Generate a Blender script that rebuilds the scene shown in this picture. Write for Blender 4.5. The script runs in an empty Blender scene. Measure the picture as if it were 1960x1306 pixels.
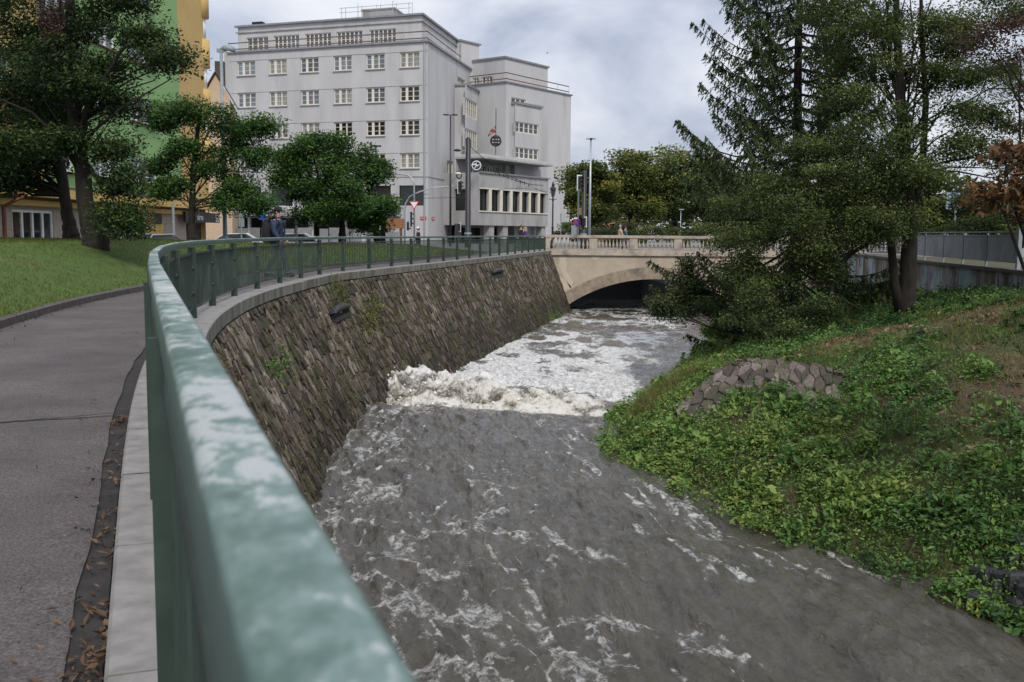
import bpy, bmesh, math, random
import numpy as np
from mathutils import Vector, Matrix
random.seed(7); RNG = np.random.default_rng(11)
SC = bpy.context.scene; COL = SC.collection
rad = math.radians

# ------------------------------------------------------------------ camera, light, exposure
FPX = 1906.0; CX, CY = 980.0, 653.0
TH = math.atan2(653 - 447, FPX); PH = rad(0.5)
CAM = np.array([0.0, 0.0, 1.2])
F_ = np.array([0, math.cos(TH), -math.sin(TH)]); _u0 = np.array([0, math.sin(TH), math.cos(TH)])
R_ = np.array([math.cos(PH), 0, 0]) + math.sin(PH) * _u0
U_ = np.array([-math.sin(PH), 0, 0]) + math.cos(PH) * _u0
cd = bpy.data.cameras.new('camera'); cam = bpy.data.objects.new('camera', cd); COL.objects.link(cam)
cd.sensor_width = 36.0; cd.lens = 36.0 * FPX / 1960.0; cd.clip_start = 0.03; cd.clip_end = 3000
m = Matrix(((R_[0], U_[0], -F_[0], 0), (R_[1], U_[1], -F_[1], 0), (R_[2], U_[2], -F_[2], 1.2), (0, 0, 0, 1)))
cam.matrix_world = m
cd.dof.use_dof = True; cd.dof.focus_distance = 26; cd.dof.aperture_fstop = 10.0
SC.camera = cam
SC.view_settings.view_transform = 'Standard'; SC.view_settings.look = 'None'
SC.view_settings.gamma = 1.0; SC.view_settings.use_curve_mapping = False
SC.view_settings.exposure = -0.10
SUN_EL, SUN_AZ = 46.0, 166.0     # azimuth clockwise from +Y
w = bpy.data.worlds.new('World'); SC.world = w; w.use_nodes = True
nt = w.node_tree; nt.nodes.clear()
def N(tree, typ, **kw):
    n = tree.nodes.new(typ)
    for k, v in kw.items():
        if k.startswith('i_'):
            n.inputs[k[2:].replace('_', ' ')].default_value = v
        else: setattr(n, k, v)
    return n
def L(tree, a, b): tree.links.new(a, b)
out = N(nt, 'ShaderNodeOutputWorld')
sky = N(nt, 'ShaderNodeTexSky', sky_type='NISHITA', sun_disc=False, sun_elevation=rad(SUN_EL), sun_rotation=rad(SUN_AZ))
bg1 = N(nt, 'ShaderNodeBackground'); bg1.inputs[1].default_value = 0.1
L(nt, sky.outputs[0], bg1.inputs[0])
tc = N(nt, 'ShaderNodeTexCoord')
sep = N(nt, 'ShaderNodeSeparateXYZ'); L(nt, tc.outputs['Generated'], sep.inputs[0])
zz = N(nt, 'ShaderNodeMath', operation='MAXIMUM'); L(nt, sep.outputs[2], zz.inputs[0]); zz.inputs[1].default_value = 0.0
za = N(nt, 'ShaderNodeMath', operation='ADD'); L(nt, zz.outputs[0], za.inputs[0]); za.inputs[1].default_value = 0.42
dx = N(nt, 'ShaderNodeMath', operation='DIVIDE'); L(nt, sep.outputs[0], dx.inputs[0]); L(nt, za.outputs[0], dx.inputs[1])
dy = N(nt, 'ShaderNodeMath', operation='DIVIDE'); L(nt, sep.outputs[1], dy.inputs[0]); L(nt, za.outputs[0], dy.inputs[1])
cv = N(nt, 'ShaderNodeCombineXYZ'); L(nt, dx.outputs[0], cv.inputs[0]); L(nt, dy.outputs[0], cv.inputs[1])
n1 = N(nt, 'ShaderNodeTexNoise'); n1.inputs['Scale'].default_value = 2.6; n1.inputs['Detail'].default_value = 7; n1.inputs['Roughness'].default_value = 0.52
n1.inputs['Distortion'].default_value = 0.3
L(nt, cv.outputs[0], n1.inputs['Vector'])
cr = N(nt, 'ShaderNodeValToRGB'); e = cr.color_ramp.elements
e[0].position = 0.33; e[0].color = (0.36, 0.41, 0.55, 1); e[1].position = 0.66; e[1].color = (1.0, 1.0, 1.03, 1)
c_ = cr.color_ramp.elements.new(0.49); c_.color = (0.66, 0.70, 0.81, 1)
L(nt, n1.outputs[0], cr.inputs[0])
# overcast dome: a cloudy sky is about twice as bright overhead as at the horizon
gr = N(nt, 'ShaderNodeMath', operation='MULTIPLY_ADD'); L(nt, zz.outputs[0], gr.inputs[0]); gr.inputs[1].default_value = 0.6; gr.inputs[2].default_value = 1.02
bg2 = N(nt, 'ShaderNodeBackground'); L(nt, cr.outputs[0], bg2.inputs[0]); L(nt, gr.outputs[0], bg2.inputs[1])
mx = N(nt, 'ShaderNodeMixShader'); mx.inputs[0].default_value = 0.88
L(nt, bg1.outputs[0], mx.inputs[1]); L(nt, bg2.outputs[0], mx.inputs[2]); L(nt, mx.outputs[0], out.inputs[0])
sd = bpy.data.lights.new('sun', 'SUN'); sd.energy = 2.6; sd.angle = rad(11); sd.color = (1.0, 0.96, 0.90)
so = bpy.data.objects.new('sun', sd); COL.objects.link(so)
_d = Vector((math.sin(rad(SUN_AZ)) * math.cos(rad(SUN_EL)), math.cos(rad(SUN_AZ)) * math.cos(rad(SUN_EL)), math.sin(rad(SUN_EL))))
so.rotation_euler = _d.to_track_quat('Z', 'Y').to_euler()

# ------------------------------------------------------------------ survey helpers (photo pixel -> place in the world)
def ray(px, py): return F_ + R_ * ((px - CX) / FPX) + U_ * ((CY - py) / FPX)
def onz(px, py, z):
    d = ray(px, py); return CAM + d * (z - CAM[2]) / d[2]
def onY(px, py, Y):
    d = ray(px, py); return CAM + d * Y / d[1]
def onplane(px, py, O, u):            # vertical plane through O along u -> (t, z)
    d = ray(px, py); n = np.array([-u[1], u[0]])
    k = (n @ (np.array(O[:2]) - CAM[:2])) / (n @ d[:2]); p = CAM + d * k
    return float((p[:2] - np.array(O[:2])) @ np.array(u[:2])), float(p[2])
def proj(P):
    v = np.asarray(P, float) - CAM; z = v @ F_
    return CX + FPX * (v @ R_) / z, CY - FPX * (v @ U_) / z, z
def sst(a, b, x):
    t = np.clip((np.asarray(x, float) - a) / (b - a), 0, 1); return t * t * (3 - 2 * t)
def _h(i, j, s):
    v = np.sin(i * 127.1 + j * 311.7 + s * 74.7) * 43758.5453; return v - np.floor(v)
def vn(x, y, s=0):
    x = np.asarray(x, float); y = np.asarray(y, float); i = np.floor(x); j = np.floor(y); a = x - i; b = y - j
    a = a * a * (3 - 2 * a); b = b * b * (3 - 2 * b)
    return (_h(i, j, s) * (1 - a) + _h(i + 1, j, s) * a) * (1 - b) + (_h(i, j + 1, s) * (1 - a) + _h(i + 1, j + 1, s) * a) * b
def fbm(x, y, o=4, s=0):
    r = 0; a = .5
    for k in range(o): r = r + a * vn(x * 2 ** k, y * 2 ** k, s + k); a *= .5
    return r / (1 - .5 ** o)

# ------------------------------------------------------------------ mesh helpers
def link(name, me, mat, parent=None):
    o = bpy.data.objects.new(name, me); COL.objects.link(o)
    if mat is not None and len(me.materials) == 0: me.materials.append(mat)
    if parent is not None: o.parent = parent
    return o
def tag(o, label=None, cat=None, group=None, kind=None):
    if label: o['label'] = label
    if cat: o['category'] = cat
    if group: o['group'] = group
    if kind: o['kind'] = kind
    return o
def root(name, label, cat, loc=(0, 0, 0), group=None, rz=0.0):
    o = bpy.data.objects.new(name, None); COL.objects.link(o); o.empty_display_size = .2
    o.location = loc; o.rotation_euler = (0, 0, rz); return tag(o, label, cat, group)
def np_mesh(name, V, faces_flat, sizes, tone=None, smooth=False):
    me = bpy.data.meshes.new(name); V = np.asarray(V, np.float32)
    ff = np.asarray(faces_flat, np.int32).ravel(); sizes = np.asarray(sizes, np.int32)
    me.vertices.add(len(V)); me.vertices.foreach_set('co', V.ravel())
    me.loops.add(len(ff)); me.loops.foreach_set('vertex_index', ff)
    st = np.zeros(len(sizes), np.int32); st[1:] = np.cumsum(sizes)[:-1]
    me.polygons.add(len(sizes)); me.polygons.foreach_set('loop_start', st); me.polygons.foreach_set('loop_total', sizes)
    me.polygons.foreach_set('use_smooth', np.full(len(sizes), bool(smooth)))
    if tone is not None:
        for k, t in (tone.items() if isinstance(tone, dict) else (('tone', tone),)):
            a = me.attributes.new(k, 'FLOAT', 'POINT'); a.data.foreach_set('value', np.asarray(t, np.float32))
    me.update(calc_edges=True); return me
class MB:
    def __init__(s): s.v = []; s.f = []; s.t = []
    def add(s, V, F, tone=.5):
        b = len(s.v); s.v += [tuple(map(float, p)) for p in V]; s.t += [tone] * len(V); s.f += [tuple(b + i for i in f) for f in F]; return s
    def obox(s, c, ax, ay, az, tone=.5):
        c, ax, ay, az = (np.asarray(q, float) for q in (c, ax, ay, az)); V = []
        for k in (-1, 1):
            for i, j in ((-1, -1), (1, -1), (1, 1), (-1, 1)): V.append(c + ax * i + ay * j + az * k)
        return s.add(V, [(3, 2, 1, 0), (4, 5, 6, 7), (0, 1, 5, 4), (1, 2, 6, 5), (2, 3, 7, 6), (3, 0, 4, 7)], tone)
    def box(s, x0, x1, y0, y1, z0, z1, tone=.5):
        return s.obox(((x0 + x1) / 2, (y0 + y1) / 2, (z0 + z1) / 2), ((x1 - x0) / 2, 0, 0), (0, (y1 - y0) / 2, 0), (0, 0, (z1 - z0) / 2), tone)
    def tube(s, pts, radii, n=8, tone=.5, cap=True):
        pts = [np.asarray(p, float) for p in pts]
        if np.isscalar(radii): radii = [radii] * len(pts)
        V = []; F = []
        for i, p in enumerate(pts):
            d = pts[min(i + 1, len(pts) - 1)] - pts[max(i - 1, 0)]; d = d / (np.linalg.norm(d) + 1e-9)
            r = np.array([1., 0, 0]) if abs(d[0]) < .8 else np.array([0, 1., 0])
            a = np.cross(d, r); a /= np.linalg.norm(a); b = np.cross(d, a)
            for k in range(n):
                q = 2 * math.pi * k / n; V.append(p + radii[i] * (math.cos(q) * a + math.sin(q) * b))
        for i in range(len(pts) - 1):
            for k in range(n): F.append((i * n + k, i * n + (k + 1) % n, (i + 1) * n + (k + 1) % n, (i + 1) * n + k))
        if cap: F.append(tuple(range(n))[::-1]); F.append(tuple((len(pts) - 1) * n + k for k in range(n)))
        return s.add(V, F, tone)
    def lathe(s, c, prof, n=12, tone=.5):
        return s.tube([(c[0], c[1], c[2] + z) for r, z in prof], [max(r, .001) for r, z in prof], n, tone)
    def prism(s, poly, d, tone=.5):          # planar polygon (3d points) extruded by vector d
        P = [np.asarray(p, float) for p in poly]; n = len(P); d = np.asarray(d, float)
        return s.add(P + [p + d for p in P], [tuple(range(n))[::-1], tuple(range(n, 2 * n))] + [(i, (i + 1) % n, n + (i + 1) % n, n + i) for i in range(n)], tone)
    def quad(s, a, b, c, d, tone=.5): return s.add([a, b, c, d], [(0, 1, 2, 3)], tone)
    def build(s, name, mat, parent=None, smooth=False):
        ff = [i for f in s.f for i in f]
        return link(name, np_mesh(name, s.v, ff, [len(f) for f in s.f], s.t, smooth), mat, parent)
def grid_mesh(name, P, tone=None, smooth=True):     # P (r, c, 3)
    r, c = P.shape[:2]; i = np.arange(r * c).reshape(r, c)
    q = np.stack([i[:-1, :-1], i[:-1, 1:], i[1:, 1:], i[1:, :-1]], -1).reshape(-1, 4)
    return np_mesh(name, P.reshape(-1, 3), q, np.full(len(q), 4), tone, smooth)
def copy_tree(o, parent=None):
    c = o.copy(); COL.objects.link(c)
    if parent is not None: c.parent = parent
    for ch in list(o.children): copy_tree(ch, c)
    return c

# ------------------------------------------------------------------ materials
def new_mat(name):
    mt = bpy.data.materials.new(name); mt.use_nodes = True; t = mt.node_tree; return mt, t, t.nodes['Principled BSDF']
def rampn(t, src, stops):
    r = N(t, 'ShaderNodeValToRGB'); e = r.color_ramp.elements
    while len(e) < len(stops): e.new(.5)
    for k, (p, c) in enumerate(stops): e[k].position = p; e[k].color = (*c, 1)
    L(t, src, r.inputs[0]); return r.outputs[0]
def noise(t, scale, detail=5, rough=.55, vec=None, stretch=None, dist=0.0):
    n = N(t, 'ShaderNodeTexNoise'); n.inputs['Scale'].default_value = scale; n.inputs['Detail'].default_value = detail
    n.inputs['Roughness'].default_value = rough; n.inputs['Distortion'].default_value = dist
    if vec is None:
        vec = N(t, 'ShaderNodeTexCoord').outputs['Object']
    if stretch is not None:
        mp = N(t, 'ShaderNodeMapping'); mp.inputs['Scale'].default_value = stretch; L(t, vec, mp.inputs[0]); vec = mp.outputs[0]
    L(t, vec, n.inputs['Vector']); return n.outputs[0]
def mixc(t, fac, a, b, mode='MIX'):
    n = N(t, 'ShaderNodeMix', data_type='RGBA', blend_type=mode)
    for s, v in ((0, fac), (6, a), (7, b)):
        if hasattr(v, 'links'): L(t, v, n.inputs[s])
        elif s == 0: n.inputs[0].default_value = v
        else: n.inputs[s].default_value = (*v, 1)
    return n.outputs[2]
def bump(t, b, h, strength=.4, dist=.02):
    n = N(t, 'ShaderNodeBump'); n.inputs['Strength'].default_value = strength; n.inputs['Distance'].default_value = dist
    L(t, h, n.inputs['Height']); L(t, n.outputs[0], b.inputs['Normal'])
def attr(t, name='tone'): return N(t, 'ShaderNodeAttribute', attribute_name=name).outputs['Fac']
def rough_mat(name, c1, c2, scale=4, rough=.85, bs=.3, bd=.01, c3=None, s3=.5, metal=0.0, stretch=None, spec=.5, fine=60):
    """two colours mixed by noise, optional third by a coarser noise, fine bump"""
    mt, t, b = new_mat(name)
    col = rampn(t, noise(t, scale, 6, .6, stretch=stretch), [(.32, c1), (.68, c2)])
    if c3 is not None:
        f = rampn(t, noise(t, s3, 4, .6, stretch=stretch), [(.5, (0, 0, 0)), (.68, (1, 1, 1))])
        col = mixc(t, f, col, c3)
    L(t, col, b.inputs['Base Color']); b.inputs['Roughness'].default_value = rough; b.inputs['Metallic'].default_value = metal
    b.inputs['Specular IOR Level'].default_value = spec
    if bs: bump(t, b, noise(t, fine, 4, .6), bs, bd)
    return mt
def flat_mat(name, c, rough=.5, metal=0.0, var=.12, scale=6):
    return rough_mat(name, tuple(x * (1 - var) for x in c), tuple(min(1, x * (1 + var)) for x in c), scale, rough, 0, metal=metal)
def leaf_mat(name, stops, rough=.55, trans=.28):
    mt, t, b = new_mat(name)
    col = rampn(t, attr(t), stops); L(t, col, b.inputs['Base Color']); b.inputs['Roughness'].default_value = rough
    b.inputs['Specular IOR Level'].default_value = .3
    tr = N(t, 'ShaderNodeBsdfTranslucent'); L(t, col, tr.inputs[0]); ms = N(t, 'ShaderNodeMixShader'); ms.inputs[0].default_value = trans
    o = t.nodes['Material Output']; L(t, b.outputs[0], ms.inputs[1]); L(t, tr.outputs[0], ms.inputs[2]); L(t, ms.outputs[0], o.inputs[0])
    return mt
def glass_mat(name, c, rough=.06):
    mt, t, b = new_mat(name)
    L(t, rampn(t, noise(t, .6, 2), [(.35, tuple(x * .5 for x in c)), (.65, c)]), b.inputs['Base Color'])
    b.inputs['Roughness'].default_value = rough; b.inputs['IOR'].default_value = 1.52; return mt
M = {}
M['bark'] = rough_mat('bark', (.008, .006, .0045), (.028, .022, .016), 9, .95, .9, .03, stretch=(1, 1, .22), fine=26)
M['bark_pale'] = rough_mat('bark_pale', (.04, .035, .028), (.10, .09, .075), 9, .95, .9, .03, stretch=(1, 1, .22), fine=26)
M['plaster'] = rough_mat('plaster_grey', (.435, .431, .434), (.50, .496, .498), .5, .9, .15, .01, c3=(.385, .38, .378), s3=.35, stretch=(1, 1, .2))
M['plaster_dark'] = rough_mat('concrete_render', (.31, .305, .30), (.40, .395, .388), 1.2, .9, .25, .01, c3=(.24, .235, .225), s3=.5, stretch=(1, 1, .35))
M['roof'] = rough_mat('sheet_roof', (.20, .21, .22), (.28, .29, .30), 2, .5, 0, metal=.3)
M['cream'] = flat_mat('cream_paint', (.66, .62, .52), .5)
M['white'] = flat_mat('white_paint', (.72, .73, .75), .4)
M['glass'] = glass_mat('window_glass', (.10, .12, .14))
M['glass_sky_tint'] = glass_mat('sky_reflection_glass', (.20, .23, .27)); M['glass_curtain'] = rough_mat('curtained_glass', (.10, .11, .11), (.34, .34, .33), 2.2, .1, 0, stretch=(3, 3, .3))  # bluish panes: the sky's reflection is put into the glass colour
M['glass_dark'] = glass_mat('dark_glass', (.022, .026, .026))
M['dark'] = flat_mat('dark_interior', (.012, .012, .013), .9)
M['wood'] = rough_mat('weathered_plank', (.07, .045, .035), (.16, .11, .085), 3, .8, .2, c3=(.24, .085, .05), s3=.25)
M['steel'] = flat_mat('galvanised_steel', (.36, .40, .43), .45, .55)
M['steel_lt'] = flat_mat('grey_painted_steel', (.25, .28, .30), .5, .1)
M['blackp'] = flat_mat('black_painted_metal', (.014, .015, .017), .45)
M['green_y'] = rough_mat('green_render', (.235, .40, .155), (.27, .44, .18), .8, .9, .2, c3=(.225, .38, .16), s3=.3)
M['yellow'] = rough_mat('yellow_render', (.54, .36, .135), (.61, .42, .165), .8, .9, .2, c3=(.49, .33, .13), s3=.4)
M['yellow_lt'] = rough_mat('pale_yellow_render', (.56, .37, .12), (.62, .42, .15), .8, .9, .2)
M['redtrim'] = flat_mat('red_brown_trim', (.16, .045, .03), .6)
M['stonetile'] = rough_mat('stone_cladding', (.26, .22, .19), (.42, .36, .31), 3, .85, .3, stretch=(1, 1, 5))
M['redpaint'] = flat_mat('red_paint', (.50, .035, .03), .4)
M['bluepaint'] = flat_mat('blue_paint', (.02, .07, .32), .4)
M['orange'] = flat_mat('orange_board', (.26, .105, .04), .7)
M['beige'] = rough_mat('bridge_stucco', (.39, .32, .25), (.47, .39, .305), 1.5, .9, .2, c3=(.33, .275, .22), s3=.35)
M['beige_pale'] = rough_mat('stucco_patch', (.49, .41, .325), (.55, .47, .38), 1.5, .9, .2)
M['sandstone'] = rough_mat('sandstone', (.33, .28, .23), (.46, .40, .33), 2.2, .9, .4, .01, c3=(.20, .175, .15), s3=.9)
M['sandstone_dk'] = rough_mat('weathered_arch_stone', (.22, .175, .13), (.36, .29, .215), 2.5, .92, .5, .015, c3=(.15, .13, .11), s3=.8)
def tone_stone(name, stops, moss, moss_lo=.56, rough=.75):
    mt, t, b = new_mat(name)
    base = rampn(t, attr(t), stops)
    grain = rampn(t, noise(t, 11, 6, .65), [(.3, (.5, .5, .5)), (.7, (1.3, 1.3, 1.3))])
    col = mixc(t, 1.0, base, grain, 'MULTIPLY')
    f = rampn(t, noise(t, 1.1, 6, .7), [(moss_lo, (0, 0, 0)), (moss_lo + .13, (.75, .75, .75))])
    col = mixc(t, f, col, moss); L(t, col, b.inputs['Base Color']); b.inputs['Roughness'].default_value = rough
    bump(t, b, noise(t, 14, 6, .65), 1.0, .05); return mt
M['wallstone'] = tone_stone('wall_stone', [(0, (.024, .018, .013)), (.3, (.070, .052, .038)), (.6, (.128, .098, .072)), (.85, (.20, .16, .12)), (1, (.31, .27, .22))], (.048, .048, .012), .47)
M['riprap'] = tone_stone('riprap_stone', [(0, (.045, .036, .03)), (.35, (.10, .072, .058)), (.7, (.17, .128, .104)), (1, (.28, .235, .20))], (.05, .055, .018), .50)
M['wetstone'] = tone_stone('wet_stone', [(0, (.018, .018, .02)), (1, (.05, .05, .055))], (.02, .025, .01), .7, .35)
M['mortar'] = rough_mat('mossy_mortar', (.018, .016, .01), (.045, .042, .017), 5, .95, .6, .03)
M['coping0'] = rough_mat('coping_concrete', (.27, .255, .245), (.40, .385, .375), 7, .92, .5, .006, c3=(.22, .21, .18), s3=1.2, fine=150)
mt, t, b = new_mat('coping_stone_stained'); M['coping'] = mt
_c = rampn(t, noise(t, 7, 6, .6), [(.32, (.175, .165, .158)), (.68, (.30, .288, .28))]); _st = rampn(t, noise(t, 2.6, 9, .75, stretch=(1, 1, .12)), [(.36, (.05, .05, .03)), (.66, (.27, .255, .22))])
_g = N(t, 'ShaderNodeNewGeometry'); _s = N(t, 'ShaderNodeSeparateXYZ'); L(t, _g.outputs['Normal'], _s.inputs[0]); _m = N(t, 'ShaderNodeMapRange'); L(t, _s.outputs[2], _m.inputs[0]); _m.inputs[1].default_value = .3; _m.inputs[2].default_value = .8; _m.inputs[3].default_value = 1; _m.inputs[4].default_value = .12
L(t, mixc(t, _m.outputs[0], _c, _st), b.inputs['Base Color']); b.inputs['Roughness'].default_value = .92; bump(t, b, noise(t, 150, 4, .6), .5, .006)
mt, t, b = new_mat('path_asphalt'); M['asphalt'] = mt
_c = rampn(t, noise(t, 1.1, 7, .65), [(.3, (.060, .052, .052)), (.5, (.088, .077, .076)), (.72, (.118, .104, .102))]); _a = rampn(t, noise(t, 85, 3, .7), [(.30, (.35, .34, .33)), (.5, (1, 1, 1)), (.68, (1.75, 1.7, 1.62))])
_c = mixc(t, 1.0, _c, _a, 'MULTIPLY'); _c = mixc(t, rampn(t, noise(t, 3.2, 6, .7, dist=.6), [(.60, (0, 0, 0)), (.66, (.5, .5, .5))]), _c, (.045, .038, .036))
L(t, _c, b.inputs['Base Color']); b.inputs['Roughness'].default_value = .88; bump(t, b, noise(t, 110, 4, .65), .8, .008)
M['asphalt_dk'] = rough_mat('dark_gutter_asphalt', (.018, .016, .016), (.04, .035, .033), 9, .95, .6, .01, fine=120)
M['kerb'] = rough_mat('kerb_stone', (.055, .045, .042), (.11, .095, .088), 8, .92, .5, .01, fine=100)
M['street'] = rough_mat('street_paving', (.16, .155, .155), (.22, .21, .21), 1, .9, .2)
def soil_mat(name, grass1, grass2, soil, lo=.5):
    mt, t, b = new_mat(name)
    g = rampn(t, noise(t, 2.5, 8, .7), [(.35, grass1), (.65, grass2)])
    f = rampn(t, noise(t, .45, 6, .65), [(lo, (0, 0, 0)), (lo + .12, (1, 1, 1))])
    L(t, mixc(t, f, g, soil), b.inputs['Base Color']); b.inputs['Roughness'].default_value = .95
    bump(t, b, noise(t, 18, 6, .7), .8, .05); return mt
M['lawn'] = soil_mat('lawn_turf', (.045, .085, .012), (.085, .14, .022), (.11, .105, .035), .56)
M['bank'] = soil_mat('bank_soil', (.045, .052, .016), (.085, .085, .026), (.075, .048, .03), .5)
def rail_mat():
    mt, t, b = new_mat('worn_green_paint')
    base = rampn(t, noise(t, 3, 5, .6), [(.3, (.045, .098, .080)), (.7, (.080, .140, .118))])
    f1 = noise(t, 34, 10, .76, stretch=(1, .55, 1), dist=.35)
    f2 = noise(t, 6, 5, .6, stretch=(1, .5, 1))
    s = N(t, 'ShaderNodeMath', operation='ADD'); L(t, f1, s.inputs[0]); L(t, f2, s.inputs[1])
    geo = N(t, 'ShaderNodeNewGeometry'); sx = N(t, 'ShaderNodeSeparateXYZ'); L(t, geo.outputs['Normal'], sx.inputs[0])
    def flakes(lo, hi):
        top = N(t, 'ShaderNodeMath', operation='MULTIPLY', use_clamp=True); L(t, sx.outputs[2], top.inputs[0]); m1 = N(t, 'ShaderNodeMapRange'); L(t, s.outputs[0], m1.inputs[0]); m1.inputs[1].default_value = lo; m1.inputs[2].default_value = hi; L(t, m1.outputs[0], top.inputs[1]); return top.outputs[0]
    col = mixc(t, flakes(.86, .98), base, (.145, .215, .195)); col = mixc(t, flakes(1.01, 1.035), col, (.38, .41, .405)); col = mixc(t, flakes(1.21, 1.23), col, (.60, .60, .58))
    L(t, col, b.inputs['Base Color'])
    b.inputs['Roughness'].default_value = .42; bump(t, b, f1, .25, .004); return mt
M['rail'] = rail_mat()
M['green'] = rough_mat('green_fence_paint', (.019, .034, .025), (.032, .052, .040), 5, .5, .15, .004, c3=(.05, .078, .062), s3=2)
# ------------------------------------------------------------------ the line of the river wall
_A = np.array([(0, .05), (2, -.69), (4.38, -1.58), (14.05, -4.46), (16.4, -4.93), (18.9, -5.23), (21.26, -5.37), (23.62, -5.43), (26, -5.46), (28.74, -5.44)])
_B = np.array([(28.74, -5.45), (31.06, -5.03), (33.77, -4.6), (36.66, -4.19), (38.71, -3.67), (40.97, -3.2), (43.5, -2.73), (45.86, -2.26), (47.84, -1.84), (50.77, -1.42), (53.31, -.97), (55.02, -.53), (58, -.04), (60.98, .46), (65.92, 1.41), (68.88, 1.91), (72.11, 2.42), (73.72, 2.75)])
_pa = np.polyfit(_A[:, 0], _A[:, 1], 4); _pb = np.polyfit(_B[:, 0], _B[:, 1], 2)
_yy = np.arange(-6, 76, .05)
_xx = np.where(_yy < 2, np.polyval(_pa, 2) + (_yy - 2) * np.polyval(np.polyder(_pa), 2), np.where(_yy < 28.74, np.polyval(_pa, np.clip(_yy, 2, 28.74)), np.polyval(_pb, _yy)))
for _ in range(3):
    k = 31; pad = np.pad(_xx, k // 2, mode='reflect', reflect_type='odd'); _xx = np.convolve(pad, np.ones(k) / k, 'valid')
_ss = np.concatenate([[0], np.cumsum(np.hypot(np.diff(_xx), np.diff(_yy)))]); _ss -= np.interp(4.38, _yy, _ss)   # s = 0 at the first post in view
def Xc(Y): return np.interp(Y, _yy, _xx)
def s_of(Y): return np.interp(Y, _yy, _ss)
def cpos(s, off=0.0, z=0.0):
    s = np.asarray(s, float); x = np.interp(s, _ss, _xx); y = np.interp(s, _ss, _yy)
    tx = np.interp(s + .2, _ss, _xx) - np.interp(s - .2, _ss, _xx); ty = np.interp(s + .2, _ss, _yy) - np.interp(s - .2, _ss, _yy)
    n = np.hypot(tx, ty); return np.stack([x + off * ty / n, y - off * tx / n, np.broadcast_to(z, x.shape) + 0 * x], -1)
def cdir(s):
    p = cpos(s + .2) - cpos(s - .2); t = p / np.linalg.norm(p); return t, np.array([t[1], -t[0], 0])
S0, S1 = -9.0, float(s_of(72.0)); WT, WOFF, WSL = -.24, .30, .375
def wallp(s, t, proud=0.0):
    c = 1 / math.sqrt(1 + WSL * WSL); return cpos(s, WOFF + WSL * t + proud * c, WT - t + proud * c * WSL)

# ------------------------------------------------------------------ left bank: ground, path, kerb, lawn
KO = 2.18
def street_z(X, Y): return -.45 * sst(9, 16, Xc(np.clip(Y, -6, 75.9)) - X) * (1 - sst(66, 92, Y))
offs = np.array([.18, 1, 2, 3, 5, 7, 9, 10.5, 12, 13.5, 15, 17, 20, 30, 60, 150, 400.])
Yg = np.concatenate([np.arange(-6, 76, 1.0), [76, 84, 95, 120, 200, 900]])
Xe = np.where(Yg <= 75.9, Xc(np.clip(Yg, -6, 75.9)), Xc(75.9))
P = np.zeros((len(Yg), len(offs), 3)); P[..., 0] = Xe[:, None] - offs[None, :]; P[..., 1] = Yg[:, None]; P[..., 2] = street_z(P[..., 0], P[..., 1]) - .012 - .22 * (offs[None, :] < 11) * (Yg[:, None] < 58)
tag(link('ground', grid_mesh('ground', P, smooth=False), M['street']), kind='structure')
g = MB(); g.quad((Xc(75.9) - .2, 72.6, .03), (600, 72.6, .03), (600, 1000, -.03), (Xc(75.9) - .2, 1000, -.03))
g.quad((24.5, 72.55, .028), (24.5, -20, .028), (600, -20, .028), (600, 72.55, .028))
tag(g.build('street_ground', M['street']), kind='structure')
ss = np.arange(S0, S1 + .1, .5)
P = np.stack([cpos(ss, -o, z) for o, z in ((.19, -.06), (.30, -.055))], 1); tag(link('gutter_strip', grid_mesh('gutter_strip', P), M['asphalt_dk']), kind='structure')
_wob = .03 * (vn(ss * 2.2, ss * 0, 3) - .5)
P = np.stack([cpos(ss, 0, 0)] * 6, 1)
for i, (s_, wb) in enumerate(zip(ss, _wob)):
    for j, o in enumerate((.285 + wb, .8, 1.3, 1.8, KO - .06, KO + .12)): P[i, j] = cpos(s_, -o, -.045 + .018 * (j > 0))
tag(link('path', grid_mesh('path', P), M['asphalt']), kind='structure')
b = MB()                                                           # the open joint across the path
c0, c1 = onz(0, 808, -.02), onz(240, 788, -.02); c0 = c0 + (c0 - c1) * .5; pts = []
for k in range(25):
    p = c0 + (c1 - c0) * k / 24; p[1] += .03 * (vn(k * .9, 2.2) - .5); pts.append(p)
for k in range(24):
    h0, h1 = (.012 + .014 * vn(k * 1.3, 7.), .012 + .014 * vn(k * 1.3 + 1.3, 7.)); d = np.array([0, 1., 0])
    b.quad(pts[k] - d * h0, pts[k + 1] - d * h1, pts[k + 1] + d * h1, pts[k] + d * h0)
for v in range(len(b.v)): b.v[v] = (b.v[v][0], b.v[v][1], -.0225)
tag(b.build('path_joint', M['asphalt_dk']), kind='structure')
kr = bpy.data.objects.new('kerb', None); COL.objects.link(kr); tag(kr, kind='structure')
s = float(s_of(4.0))
while s < S1 - 12:
    b = MB(); e = s + .994; q = random.uniform(-.002, .002)
    for a, c in ((s, (s + e) / 2), ((s + e) / 2, e)):
        p = [cpos(a, -KO), cpos(c, -KO), cpos(c, -KO - .13), cpos(a, -KO - .13)]
        zt = .085 + q; pr = [np.array([*x[:2], -.1]) for x in p]; tp = [np.array([*x[:2], zt]) for x in p]
        for i in (0, 1): tp[i] = tp[i] + np.array([0, 0, -.012])
        b.add(pr + tp, [(4, 5, 6, 7), (0, 1, 5, 4), (2, 3, 7, 6), (1, 2, 6, 5), (3, 0, 4, 7)])
    b.build('kerb_stone', M['kerb'], kr); s += 1.0
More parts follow.
